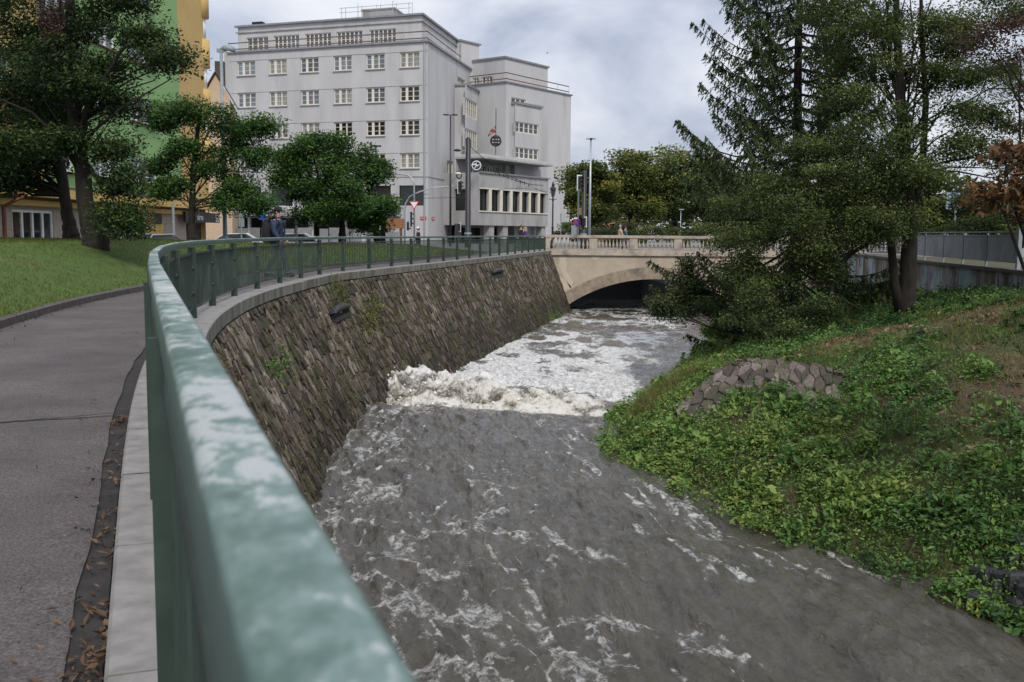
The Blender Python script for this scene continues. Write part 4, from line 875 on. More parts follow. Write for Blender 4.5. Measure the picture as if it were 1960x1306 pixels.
MB().tube([YO + YV * (ypos(8)) - YIN * .1 + np.array([0, 0, -.5]), YO + YV * ypos(8) - YIN * .1 + np.array([0, 0, zc - .6]), YO + YV * ypos(14) - YIN * .75 + np.array([0, 0, zc - .2]), YO + YV * ypos(14) - YIN * .75 + np.array([0, 0, zc + .4])], .09, 8).build('downpipe', M['redtrim'], yb)
x_ = ypos(298.5); MB().obox(YO + YV * x_ + YIN * .3 + np.array([0, 0, 1.75]), YV * .28, YIN * .02, (0, 0, .24)).build('house_number', M['redpaint'], yb); MB().obox(YO + YV * x_ + YIN * .3 + np.array([0, 0, 1.36]), YV * .28, YIN * .02, (0, 0, .12)).build('number_plate', M['bluepaint'], yb)
MB().obox(YO + YV * (ypos(299) + ypos(324)) / 2 + YIN * .3 + np.array([0, 0, 1.86]), YV * (ypos(324) - ypos(305)) / 2, YIN * .03, (0, 0, .27)).build('vent_grille', M['bark_pale'], yb)
sg = root('shop_sign', 'black fascia sign with white lettering over the corner shop', 'shop sign'); sa, sb_ = ypos(352), ypos(417)
MB().obox(YO + YV * (sa + sb_) / 2 - YIN * .12 + np.array([0, 0, 2.08]), YV * (sb_ - sa) / 2, YIN * .08, (0, 0, .33)).build('fascia', M['blackp'], sg)
def text3d(par, name, body, size, loc, rot, mat, ext=.01):
    cu = bpy.data.curves.new(name, 'FONT'); cu.body = body; cu.size = size; cu.extrude = ext; cu.align_x = 'LEFT'; cu.resolution_u = 4
    o = bpy.data.objects.new(name, cu); COL.objects.link(o); bpy.context.view_layer.update(); me = bpy.data.meshes.new_from_object(o.evaluated_get(bpy.context.evaluated_depsgraph_get()))
    bpy.data.objects.remove(o); o = link(name, me, M[mat], par); o.location = loc; o.rotation_euler = rot; me.materials.clear(); me.materials.append(M[mat]); return o
text3d(sg, 'lettering', 'várna', .62, (-20.77, 30 + ypos(372.5), 1.90), (rad(90), 0, rad(90)), 'white')
text3d(sg, 'lettering', 'SU', .78, (-20.77, 30 + ypos(408), 1.80), (rad(90), 0, rad(90)), 'white')

# ------------------------------------------------------------------ far houses
def gable_house(label, O, u, W, D, z0, ze, zr, wall, roof, wins, name='gable_house', chim=True):
    r = root(name, label, 'house'); v = np.array([-u[1], u[0], 0]); v = v if v[1] > 0 else -v; O = np.array([*O[:2], 0.])
    Zp = lambda a, d, z: O + u * a + v * d + np.array([0, 0, z]); b = MB(); facade(b, O, u, W, z0, ze, wins, .2, v)
    b.add([Zp(0, 0, ze), Zp(W, 0, ze), Zp(W / 2, 0, zr)], [(0, 1, 2)])
    b.quad(Zp(0, 0, z0), Zp(0, D, z0), Zp(0, D, ze), Zp(0, 0, ze)); b.quad(Zp(W, 0, z0), Zp(W, D, z0), Zp(W, D, ze), Zp(W, 0, ze)); b.build('wall', M[wall], r)
    b = MB()
    for s0, s1 in ((-.3, W / 2), (W + .3, W / 2)): b.prism([Zp(s0, -.3, ze - .1), Zp(s1, -.3, zr + .12), Zp(s1, D, zr + .12), Zp(s0, D, ze - .1)], (0, 0, .15))
    ro_ = b.build('roof', M[roof], r)
    if chim: MB().obox(Zp(W * .62, 1.5, zr + .2), u * .45, v * .4, (0, 0, 1.1)).build('chimney', M['bark_pale'], ro_)
    for o in wins: window(r, O, u, v, o, 2, 2, 'cream', 'glass_dark', .1, .15)
    return r
M['tile_roof'] = rough_mat('brown_roof', (.10, .06, .045), (.17, .10, .075), 3, .8, .3)
M['ochre'] = flat_mat('ochre_render', (.50, .38, .26), .9); M['orange_wall'] = flat_mat('orange_render', (.42, .24, .09), .9)
h0 = onY(390, 300, 96.); gable_house('beige gabled house squeezed between the yellow and grey buildings', h0, unit(.98, .2), 2.5, 8, -1, 13.6, 16.0, 'ochre', 'tile_roof', [(.9, 1.8, 3.2, 5.0)])
h0 = onY(1140, 380, 170.); gable_house('orange house far behind the golden park trees', h0, unit(1, 0), 7, 8, 0, 9.5, 11.0, 'orange_wall', 'tile_roof', [(1, 2.4, 4, 6), (4.2, 5.6, 4, 6)])
h0 = onY(1390, 380, 150.); gable_house('orange and white house glimpsed behind the spruce', h0, unit(1, 0), 6, 8, 0, 7, 9.5, 'orange_wall', 'tile_roof', [(1, 2.2, 4, 6), (3.6, 4.8, 4, 6)])
# site hoarding along the street
hd = root('site_hoarding', 'row of pale grey hoarding panels along the street', 'hoarding')
M['hoard'] = rough_mat('hoarding_sheet', (.20, .20, .21), (.27, .27, .28), 2, .6, .1)
for k, (a, c, yt) in enumerate(((418, 448, 437), (450, 476, 437), (478, 497, 436), (500, 528, 437), (530, 563, 438), (566, 597, 436), (607, 628, 438), (630, 651, 436), (658, 668, 436), (670, 692, 438), (700, 716, 445), (738, 763, 444))):
    p0, p1 = onY(a, yt, 101.), onY(c, yt, 101. - .6); z1_ = p0[2]; d_ = (p1 - p0) * np.array([1, 1, 0]); l_ = np.linalg.norm(d_); d_ /= l_
    MB().obox(np.array([*((p0 + p1) / 2)[:2], (z1_ - .3) / 2]), d_ * (l_ / 2 - .02), np.array([-d_[1], d_[0], 0]) * .04, (0, 0, (z1_ + .3) / 2)).build('hoarding_panel', M['hoard'], hd)
ct = root('timber_crate', 'brown timber site box raised beside the grey building', 'site box'); p = onY(756, 430, 103.)
b = MB()
for k in range(4): MB().obox(p + np.array([0, 0, -.28 + .25 * k]), (.85, 0, 0), (0, .6, 0), (0, 0, .115)).build('board', M['orange'], ct)
for s_ in (-.6, .6): MB().obox(np.array([p[0] + s_, p[1], (p[2] - .42) / 2]), (.09, 0, 0), (0, .5, 0), (0, 0, (p[2] - .38) / 2)).build('leg', M['wood'], ct)
# ------------------------------------------------------------------ street furniture
def pole_root(name, label, cat, px, Y, pyref=450, group=None, zb=0.0):
    p = onY(px, pyref, Y); return root(name, label, cat, (p[0], p[1], zb), group), p
def ztop(px, py, Y, zb=0.0): return float(onY(px, py, Y)[2]) - zb
# grey street lamp by the path
r, p = pole_root('street_lamp', 'tall grey street lamp standing at the edge of the lawn', 'street lamp', 431, 37, 450, 'lamp posts along the street'); H = ztop(418, 98, 37)
MB().tube([(0, 0, -.2), (0, 0, 1.0), (0, 0, 1.01), (0, 0, H)], [.125, .12, .085, .055], 12).build('pole', M['steel_lt'], r, True)
b = MB(); b.obox((-.02, 0, H + .02), (.13, 0, 0), (0, .06, 0), (0, 0, .06)); b.build('bracket', M['steel_lt'], r)
b = MB(); b.tube([(.0, 0, H + .05), (.12, 0, H + .1), (.3, 0, H + .09), (.46, 0, H + .03), (.5, 0, H - .02)], [.06, .11, .14, .10, .03], 10); b.build('lamp_head', M['steel_lt'], r, True)
MB().tube([(.16, 0, H + .0), (.28, 0, H - .02), (.44, 0, H - .03)], [.05, .1, .05], 10).build('lens', M['cream'], r, True)
def tlight(par, loc, face, h=.95, lamps=True):
    """traffic signal head; face = direction it shines"""
    f = np.array([*face, 0.]); f /= np.linalg.norm(f); sx = np.array([-f[1], f[0], 0]); loc = np.array(loc, float)
    o = MB().obox(loc, sx * .16, f * .11, (0, 0, h / 2)).build('signal_head', M['blackp'], par)
    for k, c in enumerate(('sig_red', 'sig_amber', 'sig_green')):
        cz = loc + np.array([0, 0, h * (.32 - .32 * k)])
        MB().tube([cz + f * .11, cz + f * .125], .105, 12).build('lens', M[c], o)
        b = MB(); n_ = 8
        for j in range(n_):
            a0, a1 = math.pi * j / n_, math.pi * (j + 1) / n_; pts_ = [cz + f * .11 + .125 * (math.cos(a) * sx + math.sin(a) * np.array([0, 0, 1])) for a in (a0, a1)]
            b.quad(pts_[0], pts_[1], pts_[1] + f * .2, pts_[0] + f * .2)
        b.build('visor', M['blackp'], o)
    b = MB(); b.obox(loc - f * .13, sx * .24, f * .012, (0, 0, h / 2 + .1)); b.build('backboard', M['white'], o)
    return o
for k, c in (('sig_red', (.10, .012, .01)), ('sig_amber', (.10, .05, .008)), ('sig_green', (.01, .07, .04))): M[k] = flat_mat(k, c, .25)
def sign_tri(par, c, n, s=.45):
    up = np.array([0, 0, 1.]); n = np.array([*n, 0.]); n /= np.linalg.norm(n); sx = np.array([n[1], -n[0], 0])
    tri = lambda s_, d: [c + n * d + sx * s_ + up * s_ * .577, c + n * d - sx * s_ + up * s_ * .577, c + n * d - up * s_ * 1.155]
    o = MB().prism(tri(s, 0), n * .02).build('sign_plate', M['redpaint'], par); MB().prism(tri(s * .70, .022), n * .004).build('sign_face', M['white'], o)
# curved outreach lamp post with the yield sign
r, p = pole_root('signal_post', 'curved grey post carrying the red and white give way sign', 'signal post', 793, 92, 450); Z0 = ztop(795, 360, 92); Z1 = ztop(760, 333, 92)
MB().tube([(0, 0, -.3), (0, 0, Z0 - .2), (-.03, 0, Z0 + .45), (-.25, 0, Z0 + .95), (-.7, 0, Z1 - .1), (-2.4, 0, Z1)], [.085, .075, .07, .065, .06, .05], 10).build('pole', M['steel'], r, True)
sign_tri(r, np.array([0, -.13, ztop(793, 391, 92)]), (0, -1), .47)
tlight(r, (-.32, -.1, ztop(786, 420, 92)), (1, .35), 1.35); tlight(r, (-.62, .1, ztop(775, 433, 92)), (1, .2), .8)
r, p = pole_root('signal_gantry', 'grey arched gantry reaching right to a hanging traffic light', 'signal gantry', 774.5, 94, 450); Z0 = ztop(774, 400, 94); Z1 = ztop(878, 355, 94); AL = float(onY(880, 355, 94)[0] - p[0])
MB().tube([(0, 0, -.3), (0, 0, Z0 - .3), (.1, 0, Z0 + .5), (.5, 0, Z0 + 1.15), (1.3, 0, Z0 + 1.55), (AL * .5, 0, Z1 - .25), (AL, 0, Z1)], [.085, .08, .075, .07, .065, .05, .04], 10).build('pole', M['steel'], r, True)
tlight(r, (AL + .02, -.05, Z1 - .15), (.9, -.4), 1.05)
b = MB(); b.tube([(AL - 1.1, 0, Z1 - .1), (AL - .2, 0, Z1 + .9), (AL, 0, Z1 + 1.15)], .02, 5); b.build('cable', M['blackp'], r)
r, p = pole_root('signal_post', 'slim left signal post hidden among leaves with a bent arm', 'signal post', 520, 92, 450); Z0 = ztop(520, 352, 92)
MB().tube([(0, 0, -.3), (0, 0, Z0 - .6), (.15, 0, Z0 - .2), (.5, 0, Z0), (1.7, 0, Z0)], [.07, .06, .06, .055, .05], 8).build('pole', M['steel'], r, True); tlight(r, (.9, 0, Z0 + .0), (-1, -.2), 1.0)
# tram poles
def tram_pole(label, px, Y, ytop, rr=.2):
    r, p = pole_root('tram_pole', label, 'tram pole', px, Y, 450, 'black tram poles'); H = ztop(px, ytop, Y)
    MB().tube([(0, 0, -.3), (0, 0, 1.2), (0, 0, 1.22), (0, 0, H - .15), (0, 0, H)], [rr * 1.2, rr * 1.15, rr, rr * .9, rr * .5], 14).build('mast', M['blackp'], r, True); MB().lathe((0, 0, 1.1), [(rr * 1.25, 0), (rr * 1.25, .14)], 14).build('collar', M['steel'], r)
    return r, p, H
r, pA, HA = tram_pole('thick black tram pole in front of the grey building', 895.5, 84, 263, .24)
for py, dx_ in ((290, -.9), (338, -.8)):
    z_ = ztop(895, py, 84); MB().tube([(0, -.1, z_), (dx_, -.1, z_ + (.12 if py < 300 else .25))], .03, 6).build('bracket', M['steel'], r)
    MB().lathe((dx_, -.1, z_ + (.06 if py < 300 else .2)), [(.05, -.1), (.28, -.05), (.33, .02), (.15, .12), (.02, .15)], 12).build('lamp_head', M['cream'] if py > 300 else M['blackp'], r, True)
MB().tube([(-.75, -.1, ztop(880, 335, 84) - .9 + .3 * math.cos(q)) if False else (-.75 + .22 * math.cos(q), -.1, ztop(880, 335, 84) + .3 * math.sin(q)) for q in np.linspace(0, 2 * math.pi, 15)], .05, 5).build('loop_cable', M['blackp'], r)
tlight(r, (-.8, -.1, ztop(880, 440, 84) + .2), (-1, -.4), .6)
r, pB, HB = tram_pole('black tram pole at the bridge end near the no stopping sign', 1117, 78, 326, .2)
tlight(r, (-.32, -.12, ztop(1110, 350, 78)), (.3, -1), 1.0); tlight(r, (-.05, -.3, ztop(1113, 425, 78)), (-.7, -1), .62)
def tall_lamp(label, px, Y, ytop, arms, rr=.07, mat='blackp'):
    r, p = pole_root('street_lamp', label, 'street lamp', px, Y, 450, 'lamp posts along the street'); H = ztop(px, ytop, Y)
    MB().tube([(0, 0, -.3), (0, 0, H * .4), (0, 0, H)], [rr * 1.3, rr, rr * .7], 10).build('pole', M[mat], r, True)
    for a in arms:
        b = MB(); b.tube([(0, 0, H), (a * .25, 0, H + .04), (a, 0, H + .02)], .035, 6); b.obox((a, 0, H + .04), (.24, 0, 0), (0, .12, 0), (0, 0, .05)); b.build('lamp_head', M[mat], r)
    return r
tall_lamp('thin dark twin arm street lamp rising in front of the side wall', 862, 90, 221, (-.42, .38), .09)
tall_lamp('short dark street lamp standing behind the round street tree', 720, 70, 281, (-.12, .14), .05)
tall_lamp('tall pale street lamp at the bridge end against the sky', 1128, 80, 267, (-.12, .14), .10, 'steel')
tall_lamp('small distant lamp pole beyond the bridge parapet', 1302, 100, 402, (.05,), .05, 'steel')
# old lantern on the bridge pier
r, p = pole_root('lantern_post', 'ornate black cast iron lantern at the end of the green railing', 'lantern', 1057.5, 77, 450); H = ztop(1057, 376, 77)
MB().lathe((0, 0, 0), [(.22, -.1), (.22, .35), (.14, .45), (.17, .6), (.09, .75), (.075, 1.6), (.11, 1.66), (.06, 1.75), (.05, H - .35), (.1, H - .3), (.05, H - .2), (.08, H)], 12).build('post', M['blackp'], r, True)
MB().lathe((0, 0, H), [(.09, 0), (.2, .52)], 6).build('lamp_glass', M['glass'], r)
b = MB(); b.lathe((0, 0, H), [(.27, .52), (.2, .66), (.09, .78), (.11, .86), (.02, 1.15)], 8)
for k in range(6): a = 2 * math.pi * k / 6; b.tube([(.1 * math.cos(a), .1 * math.sin(a), H), (.22 * math.cos(a), .22 * math.sin(a), H + .54)], .018, 4)
b.build('lantern_roof', M['blackp'], r)
b = MB(); b.tube([(-.32, 0, H - .22), (.32, 0, H - .22)], .025, 6); b.build('ladder_bar', M['blackp'], r)
# no stopping sign, small posts and sign backs
def round_sign(par, c, n, rr=.32):
    n = np.array([*n, 0.]); n /= np.linalg.norm(n); o = MB().tube([c, c + n * .02], rr, 20).build('sign_plate', M['redpaint'], par); MB().tube([c + n * .021, c + n * .026], rr * .78, 20).build('sign_face', M['bluepaint'], o)
    sx = np.array([n[1], -n[0], 0]); d = (sx + np.array([0, 0, 1])) / math.sqrt(2); e = (sx - np.array([0, 0, 1])) / math.sqrt(2); MB().obox(c + n * .03, d * rr * .8, n * .003, e * rr * .11).build('sign_bar', M['redpaint'], o)
r, p = pole_root('sign_post', 'grey post with a blue and red no stopping sign by the bridge', 'sign post', 1106, 79, 450); H = ztop(1106, 337, 79)
MB().tube([(0, 0, -.2), (0, 0, H)], .06, 8).build('pole', M['steel'], r); round_sign(r, np.array([-.05, -.09, ztop(1104, 427, 79)]), (-.2, -1), .33)
MB().obox((.2, -.08, ztop(1110, 405, 79)), (.16, 0, 0), (0, .01, 0), (0, 0, .28)).build('yellow_plate', M['yellow_lt'], r); MB().obox((-.3, 0, ztop(1100, 442, 79)), (.22, 0, 0), (0, .08, 0), (0, 0, .42)).build('grey_box', M['steel_lt'], r)
r, p = pole_root('sign_post', 'grey back of a tall traffic sign near the street lamp', 'sign post', 462, 60, 450); H = ztop(462, 401, 60, -.2)
MB().tube([(0, 0, -.6), (0, 0, H)], .045, 8).build('pole', M['steel'], r); MB().obox((0, .07, H - .62), (.17, 0, 0), (0, .012, 0), (0, 0, .62)).build('sign_plate', M['steel_lt'], r)
r, p = pole_root('sign_post', 'post with a small blue traffic sign beside the walking man', 'sign post', 507, 66, 450); H = ztop(507, 404, 66)
MB().tube([(0, 0, -.6), (0, 0, H)], .04, 8).build('pole', M['steel'], r); MB().obox((-.14, -.06, H - .32), (.24, 0, 0), (0, .01, 0), (0, 0, .26)).build('sign_plate', M['bluepaint'], r)
r, p = pole_root('sign_post', 'dark grey post with a clamp right of the walking man', 'sign post', 567, 60, 450); H = ztop(567, 340, 60)
MB().tube([(0, 0, -.6), (0, 0, H)], .08, 8).build('pole', M['fence_grey'], r); MB().lathe((0, 0, ztop(567, 427, 60)), [(.1, -.06), (.1, .06)], 8).build('clamp', M['steel_lt'], r)
r, p = pole_root('sign_post', 'post with a white parking sign under the round street tree', 'sign post', 725, 84, 450); H = ztop(725, 420, 84)
MB().tube([(0, 0, -.4), (0, 0, H)], .04, 8).build('pole', M['steel'], r); o = MB().obox((0, -.06, H - .45), (.16, 0, 0), (0, .01, 0), (0, 0, .42)).build('sign_plate', M['white'], r); MB().obox((0, -.076, H - .2), (.11, 0, 0), (0, .004, 0), (0, 0, .12)).build('sign_symbol', M['bluepaint'], o)
r, p = pole_root('sign_post', 'pale pole in front of the apartment house doorway', 'sign post', 332.5, 50, 440, None, -.4); H = ztop(331, 390, 50, -.4)
MB().tube([(0, 0, -.2), (0, 0, H)], .07, 8).build('pole', M['steel_lt'], r)
r, p = pole_root('wayside_post', 'slim grey marker post right of the cast iron lantern', 'post', 1073.5, 80, 450); MB().tube([(0, 0, -.2), (0, 0, ztop(1073, 410, 80) - .5)], .035, 6).build('pole', M['steel'], r); MB().tube([(0, 0, ztop(1073, 410, 80) - .5), (0, 0, ztop(1073, 408, 80))], .075, 8).build('cap', M['fence_grey'], r)
# tram wires
ow = root('tram_wires', 'dark overhead tram wires with hangers strung from the black pole', 'overhead wires')
def wire(a, c, sag, r_=.018, n=10, hang=0):
    a, c = np.array(a, float), np.array(c, float); P_ = [a + (c - a) * k / n - np.array([0, 0, sag * 4 * (k / n) * (1 - k / n)]) for k in range(n + 1)]
    MB().tube(P_, r_, 4).build('wire', M['blackp'], ow); return P_
tp = np.array([pA[0], 84, HA - .6]); w1 = wire(tp, onY(1010, 352, 92), .4, .03); w2 = wire(onY(935, 322, 86), onY(1040, 355, 95), .35, .03); wire(onY(1010, 352, 92), onY(1048, 370, 96), .1); wire(onY(948, 365, 88), onY(1062, 372, 95), -.35); wire(onY(820, 372, 80), onY(500, 362, 78), .1); wire(onY(895, 378, 84), onY(500, 378, 78), .1)
for k in range(10): q_ = onY(940 + 8 * k, 323 + 3.1 * k, 88 + .5 * k); MB().tube([q_, q_ - np.array([0, 0, .35])], .03, 4).build('hanger', M['blackp'], ow)
# blue-white sign through the trees on the right
r, p = pole_root('street_sign', 'pale blue sign board glimpsed between the right hand trees', 'sign', 1830, 60, 385); H = ztop(1830, 385, 60); MB().tube([(0, 0, 0), (0, 0, H)], .06, 6).build('pole', M['steel'], r); M['ltblue'] = flat_mat('pale_blue', (.25, .34, .42), .4); MB().obox((0, -.08, H), (.62, 0, 0), (0, .02, 0), (0, 0, .5)).build('sign_plate', M['ltblue'], r)

# ------------------------------------------------------------------ cars
M['carwhite'] = flat_mat('white_car_paint', (.62, .63, .65), .22); M['carsilver'] = flat_mat('silver_car_paint', (.32, .34, .36), .25, .3); M['cardark'] = flat_mat('dark_car_paint', (.03, .035, .04), .2); M['tyre'] = flat_mat('tyre_rubber', (.015, .015, .015), .8)
def car(label, loc, rz, paint):
    r = root('parked_car', label, 'car', loc, 'cars parked along the street', rz); hw = .88
    prof_ = [(-2.1, .35), (-2.15, .62), (-2.02, .88), (-1.15, .96), (1.45, .98), (2.0, .92), (2.12, .6), (2.05, .35)]
    b = MB(); V = []
    for y in (-hw, -hw * .94, hw * .94, hw):
        f_ = .96 if abs(y) == hw else 1
        V += [(x * f_, y, z if abs(y) != hw else .35 + (z - .35) * .9) for x, z in prof_]
    k = len(prof_); F = [(i * k + j, i * k + (j + 1) % k, (i + 1) * k + (j + 1) % k, (i + 1) * k + j) for i in range(3) for j in range(k)] + [tuple(range(k)), tuple(3 * k + j for j in range(k))[::-1]]
    b.add(V, F).build('body', M[paint], r)
    cab = [(-1.25, .95), (-.55, 1.42), (.75, 1.45), (1.55, .97)]; b = MB(); V = []
    for y, s_ in ((-.80, 1), (-.60, 0), (.60, 0), (.80, 1)): V += [(x, y if z < 1 else y * .9, z if (s_ == 0 or z < 1) else z - .05) for x, z in cab]
    F = [(i * 4 + j, i * 4 + j + 1, (i + 1) * 4 + j + 1, (i + 1) * 4 + j) for i in range(3) for j in range(3)] + [(0, 1, 2, 3), (15, 14, 13, 12)]
    b.add(V, F).build('cabin_glass', M['glass_dark'], r)
    b = MB(); b.obox((.1, 0, 1.455), (.62, 0, 0), (0, .66, 0), (0, 0, .02)); b.build('roof', M[paint], r)
    for sy in (-1, 1): MB().tube([(-1.3, sy * .81, .95), (-.58, sy * .70, 1.43), (.78, sy * .70, 1.46), (1.58, sy * .81, .97)], .035, 5).build('pillar', M[paint], r)
    for x in (-1.35, 1.35):
        for y in (-.8, .8):
            wh = MB().tube([(x, y - .1, .32), (x, y + .1, .32)], .32, 16).build('wheel', M['tyre'], r); MB().tube([(x, y - .108, .32), (x, y + .108, .32)], .19, 12).build('rim', M['steel'], wh)
    for y in (-.6, .6): MB().obox((-2.12, y, .68), (.03, 0, 0), (0, .18, 0), (0, 0, .08)).build('headlight', M['glass'], r); MB().obox((2.07, y, .75), (.03, 0, 0), (0, .16, 0), (0, 0, .09)).build('tail_light', M['redpaint'], r)
p = onY(262, 450, 46.); car('dark parked car behind the lawn crest nearest the shop door', (p[0] - .2, p[1], -.45), rad(78), 'cardark')
p = onY(284, 450, 42.); car('silver parked car half hidden by the lawn beside the handrail bend', (p[0], p[1], -.43), rad(70), 'carsilver')
p = onY(449, 462, 62.); car('white parked car seen through the bars left of the walking man', (p[0], p[1], -.42), rad(12), 'carwhite')
p = onY(560, 462, 62.); car('white parked car right of the walking man behind the bars', (p[0], p[1], -.40), rad(8), 'carwhite')

# ------------------------------------------------------------------ people
M['skin'] = flat_mat('skin', (.42, .24, .17), .6); M['navy'] = rough_mat('navy_jacket', (.007, .014, .04), (.015, .03, .075), 6, .7, .3); M['black_cloth'] = flat_mat('black_cloth', (.012, .012, .014), .85); M['jeans'] = flat_mat('dark_jeans', (.03, .035, .06), .9)
M['tan_cloth'] = flat_mat('tan_shirt', (.48, .38, .30), .9); M['teal_cloth'] = flat_mat('teal_shirt', (.05, .14, .15), .9); M['purple_cloth'] = flat_mat('purple_shirt', (.12, .06, .22), .9); M['blond'] = flat_mat('blond_hair', (.38, .26, .11), .8); M['hair'] = flat_mat('brown_hair', (.05, .03, .02), .8); M['hairgrey'] = flat_mat('grey_hair', (.32, .30, .28), .8)
def skin_mesh(name, V, E, R, mat, par, sub=1):
    me = bpy.data.meshes.new(name); me.from_pydata([tuple(v) for v in V], E, []); o = bpy.data.objects.new(name, me); COL.objects.link(o); o.parent = par
    sm_ = o.modifiers.new('skin', 'SKIN'); sm_.use_smooth_shade = True
    if not me.skin_vertices: bpy.context.view_layer.update()
    for i, r_ in enumerate(R): me.skin_vertices[0].data[i].radius = (r_ if not isinstance(r_, tuple) else r_[0], r_ if not isinstance(r_, tuple) else r_[1])
    me.skin_vertices[0].data[0].use_root = True; ss_ = o.modifiers.new('sub', 'SUBSURF'); ss_.levels = ss_.render_levels = sub; me.materials.append(M[mat]); return o
def person(label, loc, rz, top, legs, hairm, cap=False, pack=False, stride=.22, fem=False, h=1.76, group=None, look=0.0, cap_mat='black_cloth', arm=.15):
    """faces +x before rotation"""
    r = root('person', label, 'person', loc, group, rz); k = h / 1.76; a = arm; sw = .17 if fem else .20
    V = [(0, 0, .93), (0, 0, 1.12), (-.01, 0, 1.32), (0, 0, 1.46), (.01, 0, 1.54), (.03, 0, 1.66),
         (0, .09, .88), (stride * .55, .10, .48), (stride * .9, .10, .09), (stride * .9 + .14, .105, .05),
         (0, -.09, .88), (-stride * .3, -.10, .48), (-stride * 1.1, -.10, .12), (-stride * 1.1 + .12, -.105, .05),
         (0, sw, 1.40), (-a * .3, sw + .05, 1.15), (a * .9, sw + .03, .95), (a * 1.2, sw + .02, .86), (0, -sw, 1.40), (a * .2, -sw - .05, 1.15), (a * 1.2, -sw - .03, .97), (a * 1.5, -sw - .02, .88)]
    E = [(0, 1), (1, 2), (2, 3), (3, 4), (4, 5), (0, 6), (6, 7), (7, 8), (8, 9), (0, 10), (10, 11), (11, 12), (12, 13), (3, 14), (14, 15), (15, 16), (16, 17), (3, 18), (18, 19), (19, 20), (20, 21)]
    Rr = [.115, .105, .11, .06, .050, .088, .075, .052, .042, .035, .075, .052, .042, .035, .042, .036, .033, .03, .042, .036, .033, .03]
    V = [tuple(x * k for x in v) for v in V]
    skin_mesh('body', V, E, Rr, 'skin', r, 2)
    ti = [0, 1, 2, 3, 14, 15, 16, 18, 19, 20]; mp = {j: i for i, j in enumerate(ti)}; TE = [(0, 1), (1, 2), (2, 3), (3, 14), (14, 15), (15, 16), (3, 18), (18, 19), (19, 20)]
    bulk = 1.42 if pack else 1.18
    TV = [V[j] for j in ti]; TV[0] = (TV[0][0], TV[0][1], TV[0][2] - .10 * k)
    skin_mesh('jacket' if pack else 'shirt', TV, [(mp[i], mp[j]) for i, j in TE], [(.16 if pack else .15), .125 * bulk,   .132 * bulk, .115 * bulk, .080 * bulk, .056 * bulk, .046 * bulk, .080 * bulk, .054 * bulk, .046 * bulk], top, r, 2)
    li = [0, 6, 7, 8, 10, 11, 12]; mp = {j: i for i, j in enumerate(li)}
    skin_mesh('trousers', [V[j] for j in li], [(mp[i], mp[j]) for i, j in ((0, 6), (6, 7), (7, 8), (0, 10), (10, 11), (11, 12))], [.14, .10, .075, .06, .10, .075, .06], legs, r, 1)
    for fx, fy in ((V[8], 1), (V[12], 1)): b = MB(); b.tube([(fx[0] - .07, fx[1], .05), (fx[0] + .05, fx[1], .065), (fx[0] + .15, fx[1], .045), (fx[0] + .2, fx[1], .03)], [.05, .06, .05, .02], 8); b.build('shoe', M['black_cloth'], r, True)
    hz = 1.66 * k; hx = .03 * k; b = MB()
    for sgn in (-1, 1): MB().lathe((hx, sgn * .088, hz - .02), [(.004, -.035), (.016, -.02), (.018, .01), (.004, .035)], 6).build('ear', M['skin'], r, True)
    b.tube([(hx + .085, 0, hz + .02), (hx + .112, 0, hz - .02), (hx + .09, 0, hz - .03)], [.012, .018, .008], 6); b.build('nose', M['skin'], r, True)
    for sgn in (-1, 1): MB().lathe((hx + .082, sgn * .032, hz + .015), [(.002, -.012), (.011, 0), (.002, .012)], 6).build('eye', M['black_cloth'], r, True)
    if cap:
        b = MB(); b.lathe((hx - .005, 0, hz + .02), [(.108, 0), (.112, .03), (.10, .085), (.06, .12), (.01, .13)], 14); b.add([(hx + .07, -.075, hz + .03), (hx + .19, -.05, hz + .015), (hx + .19, .05, hz + .015), (hx + .07, .075, hz + .03), (hx + .07, -.075, hz + .045), (hx + .19, -.05, hz + .03), (hx + .19, .05, hz + .03), (hx + .07, .075, hz + .045)], [(0, 1, 2, 3), (7, 6, 5, 4), (0, 4, 5, 1), (1, 5, 6, 2), (2, 6, 7, 3), (3, 7, 4, 0)]); b.build('cap', M[cap_mat], r, True)
    b = MB()
    if fem: b.tube([(hx + .0, 0, hz + .11), (hx - .05, 0, hz + .05), (hx - .085, 0, hz - .08), (hx - .09, 0, hz - .25), (hx - .08, 0, hz - .36)], [.04, .098, .095, .08, .03], 10)
    else: b.tube([(hx + .02, 0, hz + .112), (hx - .03, 0, hz + .06), (hx - .05, 0, hz - .03), (hx - .045, 0, hz - .08)], [.05, .092, .078, .04], 10)
    b.build('hair', M[hairm], r, True)
    if pack:
        bp = root('backpack', 'black backpack worn by the man in the navy jacket', 'backpack', loc, None, rz); b = MB(); rows = [(.86, .13, .10), (.92, .16, .15), (1.15, .17, .17), (1.38, .15, .13), (1.46, .10, .06)]; V = []
        for z_, hy, dx_ in rows:
            for q in range(10): an = 2 * math.pi * q / 10; V.append((-.27 * k + dx_ * math.cos(an), hy * math.sin(an) * 1.05, z_ * k))
        b.add(V, [(i * 10 + q, i * 10 + (q + 1) % 10, (i + 1) * 10 + (q + 1) % 10, (i + 1) * 10 + q) for i in range(4) for q in range(10)] + [tuple(range(10)), tuple(40 + q for q in range(10))[::-1]]); b.build('bag', M['black_cloth'], bp, True)
        for sgn in (-1, 1): MB().tube([(-.18 * k, sgn * .13, 1.44 * k), (0, sgn * .135, 1.53 * k), (.155 * k, sgn * .13, 1.35 * k), (.13 * k, sgn * .15, 1.12 * k), (-.14 * k, sgn * .17, .98 * k)], .022, 6).build('strap', M['black_cloth'], bp, True)
